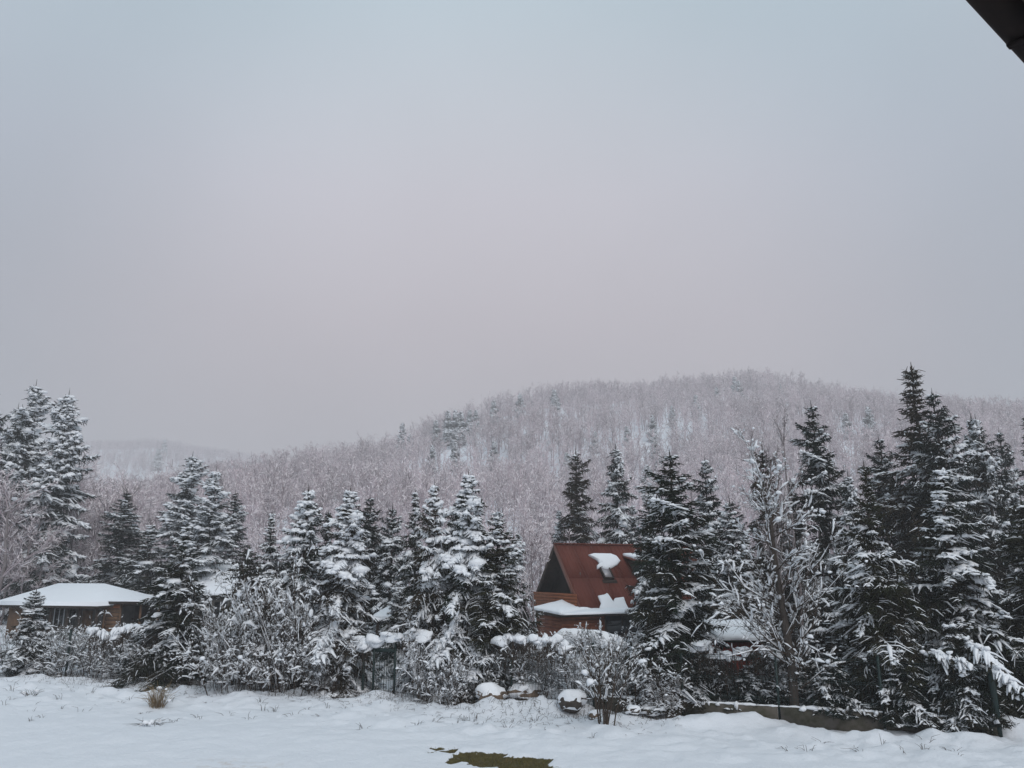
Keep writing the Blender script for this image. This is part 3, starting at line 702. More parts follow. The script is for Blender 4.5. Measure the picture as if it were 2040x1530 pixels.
def leafless_tree():
    rng = np.random.default_rng(77); tk = MB(); cr = MB(); sn = MB()
    x, y = G(1578, 1412, .3); y = fence_y(x) + .35; z = gzs(x, y)
    H = 6.6; w = np.linspace(0, 1, 8)
    p = np.zeros((1, 8, 3)); p[0, :, 2] = -.2 + H * w; p[0, :, 0] = -.25 * w + .06 * np.sin(w * 7)
    lv = grow(rng, p, np.array([.115]), [(40, .10, .98, .36, 58, .22, -.12, .24), (15, .12, 1, .48, 46, .15, 0, .5), (7, .15, 1, .5, 44, .08, .05, .65)], .2)
    tk.tubes(p, np.array([[.15, .12, .11, .095, .075, .055, .035, .015]]), 9)
    for q, R in lv[1:]: cr.tubes(q, R, 4 if len(q) < 60 else 3)
    snow_on(sn, rng, lv[1], .9, .008, .022, .10, (.03, .06), .95); snow_on(sn, rng, lv[1], .9, .012, .034, 0, (0, 0), .97); snow_on(sn, rng, lv[2], .85, .016, .052, .05, (.035, .07), .95); snow_on(sn, rng, lv[2], .3, .012, .04, 0, (0, 0), .95); snow_on(sn, rng, lv[3], .2, .012, .032, .01, (.03, .06), .93)
    root = tag(empty('leafless_tree', (x, y, z)), 'leafless tree with straight dark trunk and snow-speckled twigs just inside the fence', 'tree')
    tk.obj('trunk', M_BARK, root, True); c = cr.obj('crown', M_TWIG, root); tag(obj('snow_load', sn.data('snow_load', M_SNOW, True), c), kind='stuff')
leafless_tree()

BT = [bare_tree(41, 12, 1.0, rime=.68, wmul=1.2), bare_tree(42, 12, 1.2, rime=.88, wmul=1.6), bare_tree(43, 12, .8, rime=.55), bare_tree(44, 12, 1.05, rime=.84, wmul=1.6)]
def put_bare(v, px, top, Y, label, group, wide=1.0, name='bare_tree'):
    t = P(px, top, Y); z = gzs(t[0], t[1]); h = t[2] - z; s = h / 12.0
    root = tag(empty(name, (t[0], t[1], z), random.uniform(0, 6.28), (s * wide, s * wide, s)), label, 'tree', group)
    a, b, c = BT[v]; obj('trunk', a, root); q = obj('crown', b, root); tag(obj('rime', c, q), kind='stuff')
put_bare(1, 1064, 1035, 32, 'thin pale leafless tree thick with snow before the gable of the red-brown house', None, .8)
put_bare(2, 1562, 790, 33, 'tall thin bare sapling rising beside the tall dense dark spruce', None, .55)
put_bare(2, 1535, 850, 34, 'thin bare sapling behind the leafless tree, lower of two', None, .6)
rs = np.random.default_rng(8)
for i in range(30):
    px = (rs.uniform(985, 1105), rs.uniform(985, 1105), rs.uniform(420, 620), rs.uniform(1400, 1720))[i % 4]; Y = rs.uniform(44, 72)
    put_bare((1, 3)[i % 2], px, rs.uniform(1010, 1130), Y, 'small white-frosted tree filling the gaps between the garden spruces and the hill', 'small frosted trees behind the garden', rs.uniform(1.0, 1.6))
LG = 'frosted leafless trees behind the snowy sheds'
for i in range(105):
    px = rs.uniform(-60, 330); Y = rs.uniform(56, 86)
    top = np.interp(px, [-60, 100, 170, 330], [880, 900, 935, 985]) + rs.uniform(-25, 110) + (Y < 64) * 60
    put_bare(rs.integers(4), px, top, Y, 'frosted leafless tree in the pale thicket behind the hip-roofed house and plank shed', LG, rs.uniform(.9, 1.4))
CG = 'bare trees at the foot of the wooded hill'
for i in range(70):
    px = rs.uniform(320, 1110); Y = rs.uniform(100, 175)
    top = np.interp(px, [320, 480, 600, 700, 1100], [950, 925, 935, 970, 1000]) + rs.uniform(0, 110)
    put_bare((0, 2, 2, 3)[rs.integers(4)], px, top, Y, 'slender bare tree with visible trunk at the foot of the wooded hill', CG, rs.uniform(.8, 1.2))

CONI = []
HG = 'conifers scattered on the wooded hill'
for px, py, hp in ((640, 942, 46), (788, 915, 56), (800, 912, 48), (815, 918, 34), (868, 890, 34), (892, 888, 48), (906, 892, 52), (918, 888, 46), (936, 866, 32), (948, 862, 28), (984, 850, 34),
                   (1036, 838, 36), (1104, 822, 30), (1108, 818, 22), (1466, 800, 34), (1474, 804, 30), (1430, 812, 26), (1388, 832, 28), (1302, 882, 34), (1306, 940, 44), (1292, 1010, 50), (984, 938, 36),
                   (906, 940, 36), (860, 944, 34), (1736, 880, 46), (1690, 878, 34), (1556, 795, 18), (326, 905, 20), (312, 940, 34), (1250, 890, 22), (1340, 850, 24), (690, 925, 30), (1186, 905, 26), (1130, 960, 34)):
    h = hit(px, py)
    if h is None: continue
    x, y, z = h; CONI.append((x, y)); hh = hp * y / (F * ray(px, py)[1]) * 1.25 + 3; s = hh / 14
    root = tag(empty('hillside_conifer', (x, y, z - .5), random.uniform(0, 6.28), (s * 1.3, s * 1.3, s)), 'snow-dusted conifer standing out among the bare trees on the wooded hill', 'tree', HG)
    a, b, c = PR['far']; obj('trunk', a, root); q = obj('crown', b, root); q.color = BLUE; tag(obj('snow_load', c, q), kind='stuff')

# ------------------------------------------------------------------ the wooded hills: one far-off mass of instanced trees
FT = []
src = bpy.data.collections.new('far_tree_shapes')
for i in range(6):
    a, b, c = bare_tree(91 + i, 13, (1.1, 1.3, .9, 1.2, 1.0, 1.35)[i], .74, (.66, .74, .80, .86, .90, .95)[i], 3.2, 1.1)
    me = bpy.data.meshes.new('far_tree')
    V = []; Fc = []; mi = []; n = 0
    for k, d in enumerate((a, b, c)):
        v = np.zeros(len(d.vertices) * 3); d.vertices.foreach_get('co', v); f = np.zeros(len(d.polygons) * 3, int); d.loops.foreach_get('vertex_index', f)
        V.append(v.reshape(-1, 3)); Fc.append(f.reshape(-1, 3) + n); n += len(V[-1]); mi.append(np.full(len(Fc[-1]), 1 if k == 2 else 0))
        bpy.data.meshes.remove(d)
    me = mesh('far_tree', np.vstack(V), np.vstack(Fc), M_FROST); me.materials.append(M_RIME)
    me.polygons.foreach_set('material_index', np.concatenate(mi).astype(np.int32))
    o = bpy.data.objects.new('far_tree', me); src.objects.link(o)
rf = np.random.default_rng(21)
def scatter(n, ymin, ymax):
    y = np.sqrt(rf.uniform(ymin ** 2, ymax ** 2, n)); x = rf.uniform(-.80, .80, n) * y
    return x, y
x1, y1 = scatter(17000, 92, 590); c1 = np.interp(x1, CR1[:, 0], CR1[:, 1]); ok = (y1 < c1 + 25); x1, y1 = x1[ok], y1[ok]
x2, y2 = scatter(26000, 420, 960); ok = (x2 / y2 < -.18) & (y2 > np.interp(x2, CR1[:, 0], CR1[:, 1]) + 30); x2, y2 = x2[ok], y2[ok]
fx = np.concatenate([x1, x2]); fyy = np.concatenate([y1, y2])
keep = np.ones(len(fx), bool)
for cx_, cy_ in CONI:                   # room round the conifers that stand out
    t_ = fyy / cy_; keep &= ~((np.abs(fx - cx_ * t_) < 4.2) & (fyy > cy_ - 34) & (fyy < cy_ + 3))
keep &= (fbm(fx / 38, fyy / 38, 2) + rf.normal(size=len(fx)) * .25) > -.75      # thinner stands and small clearings
fx, fyy = fx[keep], fyy[keep]; fz = gz(fx, fyy)
nf = len(fx)
pm = bpy.data.meshes.new('forest'); pm.vertices.add(nf); pm.vertices.foreach_set('co', np.stack([fx, fyy, fz], -1).astype(np.float32).ravel())
at = pm.attributes.new('rot', 'FLOAT_VECTOR', 'POINT'); rv = np.zeros((nf, 3), np.float32); rv[:, 2] = rf.random(nf) * 6.28; rv[:, :2] = rf.normal(size=(nf, 2)) * .04; at.data.foreach_set('vector', rv.ravel())
at = pm.attributes.new('sca', 'FLOAT_VECTOR', 'POINT'); hs = rf.uniform(.62, 1.08, nf) * (1 + .25 * fbm(fx / 45, fyy / 45, 4)) * (1 - .15 * (fyy > 600)); ws = hs * rf.uniform(.85, 1.25, nf)
at.data.foreach_set('vector', np.stack([ws, ws, hs], -1).astype(np.float32).ravel())
at = pm.attributes.new('var', 'INT', 'POINT')
pick = (3.2 * fbm(fx / 50, fyy / 50, 6) + rf.normal(size=nf) * .6)
at.data.foreach_set('value', np.digitize(pick, [-.9, -.4, 0, .4, .9]).astype(np.int32))
fo = obj('forest', pm); tag(fo, 'frosted leafless wood covering the hills', kind='stuff')
ng = bpy.data.node_groups.new('forest', 'GeometryNodeTree')
ng.interface.new_socket('Geometry', in_out='INPUT', socket_type='NodeSocketGeometry'); ng.interface.new_socket('Geometry', in_out='OUTPUT', socket_type='NodeSocketGeometry')
gi = ng.nodes.new('NodeGroupInput'); go = ng.nodes.new('NodeGroupOutput')
ip = ng.nodes.new('GeometryNodeInstanceOnPoints'); ci = ng.nodes.new('GeometryNodeCollectionInfo')
ci.inputs['Collection'].default_value = src; ci.inputs['Separate Children'].default_value = True; ci.inputs['Reset Children'].default_value = True
ip.inputs['Pick Instance'].default_value = True
def na(name, typ):
    q = ng.nodes.new('GeometryNodeInputNamedAttribute'); q.data_type = typ; q.inputs[0].default_value = name; return q.outputs[0]
er = ng.nodes.new('FunctionNodeEulerToRotation')
ng.links.new(na('rot', 'FLOAT_VECTOR'), er.inputs[0]); ng.links.new(er.outputs[0], ip.inputs['Rotation'])
ng.links.new(na('sca', 'FLOAT_VECTOR'), ip.inputs['Scale']); ng.links.new(na('var', 'INT'), ip.inputs['Instance Index'])
mp = ng.nodes.new('GeometryNodeMeshToPoints')
ng.links.new(gi.outputs[0], mp.inputs[0]); ng.links.new(mp.outputs[0], ip.inputs['Points']); ng.links.new(ci.outputs[0], ip.inputs['Instance']); ng.links.new(ip.outputs[0], go.inputs[0])
fo.modifiers.new('forest', 'NODES').node_group = ng

# ------------------------------------------------------------------ fence with concrete base, gate, hedge caps
def along(x): return np.array((x, fence_y(x)))
FD = np.array((1, -.36)) / hypot(1, .36)                      # direction along the fence, FN points to the field
FN = np.array((-.36, -1)) / hypot(1, .36)
RF = np.array([(FD[0], FD[1], 0), (-FN[0], -FN[1], 0), (0, 0, 1)])
fence_root = tag(empty('wire_fence', (*along(-4), 0)), 'dark green wire panel fence on a low concrete base running along the spruces', 'fence')
fr0 = np.array((*along(-4), 0))
x_end = 11.78
posts = np.arange(x_end, -20.5, -2.36)
for i, xp in enumerate(posts):
    a = along(xp); z = gzs(*a); corner = i == 0
    m = MB(); hh = 1.02 if corner else .93
    m.box(np.array((*a, z + hh - .15)) - fr0, (.07 if corner else .03, .07 if corner else .03, hh), RF)
    m.box(np.array((*a, z + 2 * hh - .14)) - fr0, (.078 if corner else .035, .078 if corner else .035, .012), RF)
    m.obj('post', M_GREENMETAL, fence_root)
    if i + 1 < len(posts):
        b = along(posts[i + 1]); zb = gzs(*b)
        ln = np.linalg.norm(a - b); m = MB()
        nw = int(ln / .10)
        t = (np.arange(nw) + .5) / nw
        X = a[None] * (1 - t[:, None]) + b[None] * t[:, None]; zl = z * (1 - t) + zb * t
        lo = np.stack([X[:, 0], X[:, 1], zl + .12], -1) - fr0; hi = lo + np.array([0, 0, 1.5])
        m.tubes(np.stack([lo, hi], 1), np.full(nw, .0045), 3)
        hz = np.array([.13, .5, .55, 1.0, 1.05, 1.55, 1.6])
        lo = np.stack([np.full(7, a[0]), np.full(7, a[1]), z + hz], -1) - fr0; hi = np.stack([np.full(7, b[0]), np.full(7, b[1]), zb + hz], -1) - fr0
        m.tubes(np.stack([lo, hi], 1), np.full(7, .0055), 3)
        m.obj('wire_panel', M_GREENMETAL, fence_root)
        if xp > 4.2:
            m = MB(); mid = (a + b) / 2 ; zc = (gzs(*(a + FN * .35)) + gzs(*(b + FN * .35))) / 2
            top = .02 + min(.44, .36 + (z + zb) / 8)
            c = np.array((*(mid + FN * .05), top - .28)) - fr0
            m.box(c, (ln / 2 - .035, .035, .30), RF)
            brd = m.obj('concrete_board', M_CONC, fence_root)
            s = MB(); rng = np.random.default_rng(200 + i); k = 26; tt = np.linspace(.02, .98, k)
            pth = np.stack([a[0] * (1 - tt) + b[0] * tt, a[1] * (1 - tt) + b[1] * tt, np.full(k, top + .03)], -1) + np.array((*(FN * .03), 0)) - fr0
            r = np.clip(.085 + .10 * fbm(tt * 9 + i * 7, tt * 0, 1), .008, .2)
            pth[:, :2] += rng.normal(size=(k, 2)) * .015
            s.tubes(pth[None], r[None], 8, None, True, .55)
            nb = 4; ti = rng.integers(0, k, nb); C = pth[ti] + np.array((*(FN * .05), -.02)); s.blobs(C, np.stack([rng.uniform(.05, .13, nb), rng.uniform(.04, .08, nb), rng.uniform(.04, .12, nb)], 1), rng, .2)
            s.obj('snow_cap', M_SNOW, brd, True)

def snow_bank(name, pts, w, h, seed, label, cat, drip=30, group=None, gap=None, wob=.34, step=.085):
    """A thick lumpy ridge of snow lying on matted twigs; hanging tongues along its edge."""
    rng = np.random.default_rng(seed); pts = np.asarray(pts, float)
    L0 = np.concatenate([[0], np.cumsum(np.linalg.norm(np.diff(pts, axis=0), axis=1))]); k = max(10, int(L0[-1] / .12)); s = np.linspace(0, L0[-1], k)
    p = np.stack([np.interp(s, L0, pts[:, i]) for i in range(3)], -1); o = p[0].copy(); o[2] = gzs(o[0], o[1])
    e_ = np.minimum(1, np.minimum(s, s[-1] - s) / .35)
    r = w * (0.35 + .65 * e_) * np.clip(1 + 1.3 * fbm(s * 1.7 + seed, s * 0, 2), .3, 1.8); p[:, 2] += wob * fbm(s * 1.3, s * 0 + seed, 3); p[:, :2] += rng.normal(size=(k, 2)) * .05
    sn = MB(); V, Fc = ICO2
    for j in range(int(L0[-1] / step) + 2):
        c = p[rng.integers(0, k)].copy() - o; c[:2] += FN * rng.normal() * .09; c[2] += rng.normal() * .07 - .06
        la, lb, lc = w * rng.uniform(.4, 1.5), w * rng.uniform(.35, .95), h * rng.uniform(.25, .75)
        q = V * np.array((la, lb, lc)); nz = 1 + .75 * vn(V[:, 0] * 1.6 + j * 3.3 + seed, V[:, 1] * 1.6 + V[:, 2] * 1.3, 3) + .10 * rng.normal(size=len(V)); q = q * nz[:, None]
        q[:, 2] = np.where(q[:, 2] < 0, q[:, 2] * rng.uniform(.3, .9), q[:, 2]); q[:, 2] -= .10 * np.abs(V[:, 1]) * rng.uniform(0, 1.5)
        sn.add(q @ RF + c, Fc)
    ti = rng.integers(0, k, drip); side = np.where(rng.random(drip) < .8, 1, -1)   # tongues hanging over the stems
    A = p[ti] - o; A[:, :2] += FN[None] * (side * r[ti] * rng.uniform(.2, .8, drip))[:, None]; B = A.copy(); B[:, :2] += FN[None] * .06 * side[:, None]; B[:, 2] -= rng.uniform(.06, .26, drip)
    B[:, :2] += rng.normal(size=(drip, 2)) * .08; M_ = (A + B) / 2 + rng.normal(size=(drip, 3)) * .02
    sn.tubes(np.stack([A, M_, B], 1), np.stack([rng.uniform(.04, .1, drip), rng.uniform(.03, .07, drip), np.full(drip, .008)], 1), 5)
    tw = MB(); n = int(L0[-1] * 120)                              # matted stems and vines below
    q = rng.integers(0, k, n)
    if gap is not None: q = q[(p[q, 0] < gap[0]) | (p[q, 0] > gap[1])]; n = len(q)
    A = p[q] - o; A[:, :2] += rng.normal(size=(n, 2)) * .13; A[:, 2] -= rng.uniform(0, .25, n)
    ln = rng.uniform(.3, 1.0, n) * np.minimum(1.0, np.maximum(.3, (p[q, 2] - o[2])))
    B = A + np.stack([rng.normal(size=n) * .18, rng.normal(size=n) * .18, -ln], -1); mid = (A + B) / 2 + rng.normal(size=(n, 3)) * .05
    tw.tubes(np.stack([A, mid, B], 1), np.stack([np.full(n, .006), np.full(n, .005), np.full(n, .003)], 1), 3)
    m2 = n // 2; A2 = A[:m2] * .5 + B[:m2] * .5; tw.ribbons(A2, A2 + rng.normal(size=(m2, 3)) * .12, np.full(m2, .012), rng)
    root = tag(empty(name, tuple(o)), label, cat, group)
    obj('snow_cap', sn.data('snow_cap', M_SNOW, True), tag(tw.obj('stems', M_TWIG, root), kind='stuff'))
def fpt(px, py, d=0.0):
    Y = fy(px, d); return P(px, py, Y)
HGp = 'snow-capped vine hedges on the fence'
snow_bank('hedge', [fpt(185, 1250), fpt(240, 1250), fpt(285, 1252), fpt(325, 1236)], .20, .20, 301, 'vine-covered fence stretch under thick snow before the plank shed', 'hedge', 22, HGp)
snow_bank('hedge', [fpt(690, 1262), fpt(740, 1272), fpt(800, 1270), fpt(850, 1262)], .22, .22, 302, 'thick snow cap on vines arching over the wire gate', 'hedge', 22, HGp, (fpt(728, 1300)[0], fpt(800, 1300)[0]))
snow_bank('hedge', [fpt(1000, 1268), fpt(1050, 1272), fpt(1085, 1268), fpt(1125, 1280)], .20, .19, 303, 'vine hedge with thick snow cap behind the boulders', 'hedge', 22, HGp)
snow_bank('hedge', [fpt(1385, 1288, .4), fpt(1440, 1292, .4), fpt(1500, 1296, .4), fpt(1545, 1300, .4)], .17, .13, 304, 'snow-lined hanging vines before the small red hut', 'hedge', 8, HGp)
def bough(pts, seed, label, n_side=26, w=.055):
    """A drooping spruce bough under a broken load of snow, leaning over the fence."""
    rng = np.random.default_rng(seed); pts = np.asarray(pts, float); o = pts[0].copy(); o[2] = gzs(o[0], o[1])
    t = np.linspace(0, 1, 12); u_ = np.linspace(0, 1, len(pts)); p = np.stack([np.interp(t, u_, pts[:, i]) for i in range(3)], -1) - o
    d = unit(p[-1] - p[0]); side = unit(np.cross(d, (0, 0, 1.0)))
    ax = MB(); ax.tubes(p[None], np.linspace(.022, .008, 12)[None], 5)
    k = n_side * 5; tt = rng.uniform(0, 1, k); A = np.stack([np.interp(tt, t, p[:, i]) for i in range(3)], -1)
    sg = rng.choice([-1, 1], k)[:, None]; ln = rng.uniform(.12, .6, k)[:, None] * (1.1 - .6 * tt)[:, None]; A = A + rng.normal(size=A.shape) * .04
    D = unit(d * .7 + side * sg * rng.uniform(.4, 1.1, (k, 1)) + np.stack([np.zeros(k), np.zeros(k), rng.uniform(-.75, .05, k)], -1)); B = A + D * ln; M_ = (A + B) / 2 + np.array((0, 0, .03))
    nd = MB(); tw = np.stack([A, M_, B], 1); nd.tubes(tw, np.stack([np.full(k, .02), np.full(k, .018), np.full(k, .004)], 1), 3, rng)
    for r_ in range(2):
        q = A + (B - A) * rng.random((k, 1)); nd.ribbons(q, q + unit(D + rng.normal(size=(k, 3)) * .6) * .11, np.full(k, .015), rng)
    sn = MB(); sel = (vn(tt * 5 + seed, tt * 0, 2) + .55 * rng.random(k)) > .42
    st = tw[sel].copy(); wd = rng.uniform(.018, .055, (len(st), 1)) * np.array([[1.0, 1.1, .5]]) * rng.uniform(.6, 1.3, (len(st), 3)); st[:, :, 2] += .015 + wd * .45; sn.tubes(st, wd, 5, None, True, .9)
    for j in range(4):
        a_ = rng.uniform(0, .8); tq = np.linspace(a_, a_ + rng.uniform(.12, .3), 6); q = np.stack([np.interp(tq, t, p[:, i]) for i in range(3)], -1)
        wr = w * rng.uniform(1.0, 2.0) * np.sin(np.linspace(.3, 2.9, 6)) * rng.uniform(.7, 1.2, 6); q[:, 2] += .02 + wr * .3; sn.tubes(q[None], wr[None], 7, None, True, .8)
    C = A[rng.random(k) < .35]; q = rng.uniform(.03, .085, len(C)); sn.blobs(C + rng.normal(size=C.shape) * .05 + np.array((0, 0, .02)), np.stack([q * 1.4, q * 1.2, q * .7], 1), rng, .26)
    root = tag(empty('snow_laden_bough', tuple(o)), label, 'branch')
    ax.obj('stem', M_BARK, root); nn = nd.obj('needles', M_NEEDLE, root); nn.color = GREEN
    tag(obj('snow_load', sn.data('snow_load', M_SNOW, True), nn), kind='stuff')
bough([fpt(1835, 1302, .5), fpt(1868, 1306, .1), fpt(1905, 1318, -.2), fpt(1925, 1330, -.3)], 305, 'short snow-covered bough lying across the fence top before the corner post')
bough([fpt(1925, 1285, .3), fpt(1955, 1296, -.1), fpt(1985, 1330, -.4), fpt(2012, 1360, -.6), fpt(2038, 1385, -.8)], 306, 'long snow-covered bough bending over the fence corner post', 34, .075)

# wire gate with the bright snow of the garden behind it
def gate():
    a = fpt(742, 1385, -.05); b = fpt(785, 1385, -.05); a[2] = gzs(a[0], a[1]); b[2] = gzs(b[0], b[1]); o = a.copy()
    root = tag(empty('wire_gate', tuple(o)), 'narrow upright wire gate standing before bright snow under the arching vines', 'gate')
    d = (b - a); d[2] = 0; ln = np.linalg.norm(d); d /= ln
    R = np.array([d, (-d[1], d[0], 0), (0, 0, 1)])
    for q in (0, ln):
        m = MB(); m.box(d * q + np.array((0, 0, .78)), (.025, .025, .9), R); m.obj('gate_post', M_GREENMETAL, root)
    m = MB(); m.box(d * ln / 2 + np.array((0, 0, 1.38)), (ln / 2, .012, .06), R); m.obj('top_rail', M_GREENMETAL, root)
    m = MB(); n = 9; t = (np.arange(n) + .5) / n * ln
    lo = d[None] * t[:, None] + np.array((0, 0, .05)); m.tubes(np.stack([lo, lo + np.array((0, 0, 1.6))], 1), np.full(n, .008), 4)
    for h in (.1, .7): m.tubes(np.array([[(0, 0, h), d * ln + np.array((0, 0, h))]]), np.array([.008]), 4)
    m.obj('wires', M_GREENMETAL, root)
gate()

# ------------------------------------------------------------------ boulders on the snow
def boulder(px, py, w, h, seed, label, cap=1.0, mat=M_STONE):
    rng = np.random.default_rng(seed); x, y = G(px, py); z = gzs(x, y); k = pxm(px, py, y)
    a = 1.45 * w / k; b = 1.05 * h / k; z += .35 * b
    V, Fc = ICO3; r = 1 + .75 * vn(V[:, 0] * 1.5 + seed * 5.3, V[:, 1] * 1.5 + V[:, 2] * 1.2, 3) + .12 * vn(V[:, 0] * 4 + seed, V[:, 1] * 4 + V[:, 2] * 3, 4)
    Rz = np.array([(cos(.3), sin(.3), 0), (-sin(.3), cos(.3), 0), (0, 0, 1)]); v = (V * r[:, None] * np.array((a, a * .8, b))) @ Rz
    m = MB(); m.add(v + np.array((0, 0, b * .72)), Fc); root = m.obj('boulder', mat, None, True, (x, y, z)); tag(root, label, 'boulder')
    edge = .34 + .75 * vn(V[:, 0] * 3 + seed, V[:, 1] * 3, 5) + .25 * vn(V[:, 0] * 8, V[:, 1] * 8 + seed, 6)
    th_ = np.clip((V[:, 2] - edge) * 3, -.35, 1)                       # snow depth: sinks into the stone below its ragged edge
    sv = v * (1 + .05 * th_)[:, None]; sv[:, 2] += .075 * cap * th_
    s = MB(); s.add(sv + np.array((0, 0, b * .72)), Fc[(V[Fc][:, :, 2].mean(1) > -.5)]); s.obj('snow_cap', M_SNOW, root, True)
boulder(980, 1412, 21, 17, 1, 'brown boulder with a thick snow cap and bare flank facing the open snow')
boulder(1050, 1406, 24, 13, 2, 'half-buried brown boulder with a broad snow cap beside the vine hedge')
boulder(1140, 1424, 20, 15, 3, 'dark round rock under twigs beside the many-stemmed shrub', .6, M_BARK)
boulder(1262, 1444, 10, 7, 4, 'small dark rock poking out of snow behind the many-stemmed shrub', .5, M_BARK)
boulder(1300, 1434, 17, 8, 5, 'flat dark rock with streaks of snow at the end of the concrete base', .5, M_BARK)
boulder(1185, 1436, 10, 8, 6, 'small tan stone half hidden by the stems of the many-stemmed shrub', .3)

# ------------------------------------------------------------------ buildings
def planks(root, name, mat, x0, x1, z0, z1, y, step=.16, vertical=False, parent_name='wall'):
    m = MB(); n = max(1, int(round(((x1 - x0) if vertical else (z1 - z0)) / step)))
    for i in range(n):
        if vertical:
            a = x0 + (x1 - x0) * i / n; b = x0 + (x1 - x0) * (i + 1) / n; m.b2((a + .006, y - .012 - .006 * (i % 2), z0), (b - .006, y + .02, z1))
        else:
            a = z0 + (z1 - z0) * i / n; b = z0 + (z1 - z0) * (i + 1) / n; m.b2((x0, y - .012 - .006 * (i % 2), a + .006), (x1, y + .02, b - .006))
    return m.obj(name, mat, root)
def slab_snow(s, poly, d, thick, rng, edge=.08):
    """A pillow of snow on a planar polygon (n,3): rim on the plane, rounded up along d."""
    p = np.asarray(poly, float); c = p.mean(0); d = np.asarray(d, float); n = len(p)
    def dense(q):
        out = []
        for i in range(len(q)):
            a, b = q[i], q[(i + 1) % len(q)]; k = max(2, int(np.linalg.norm(b - a) / .25))
            for j in range(k): out.append(a + (b - a) * j / k)
        return np.array(out)
    p = dense(p); n = len(p); inw = c - p; inw /= np.linalg.norm(inw, axis=1, keepdims=True)
    j = rng.normal(size=n) * .02
    r0 = p + inw * j[:, None]
    r1 = p - inw * .015 + d * thick * (.55 + rng.normal(size=n) * .06)[:, None]
    r2 = p + inw * edge + d * thick * (1 + rng.normal(size=n) * .06)[:, None]
    r3 = p + (c - p) * .45 + d * thick * (1.1 + rng.normal(size=n) * .08)[:, None]
    V = np.vstack([r0, r1, r2, r3, [c + d * thick * 1.15]]); T = []
    for k in range(3):
        for i in range(n):
            a, b = k * n + i, k * n + (i + 1) % n; T += [(a, b, b + n), (a, b + n, a + n)]
    for i in range(n): T.append((3 * n + i, 3 * n + (i + 1) % n, 4 * n))
    s.add(V, T)

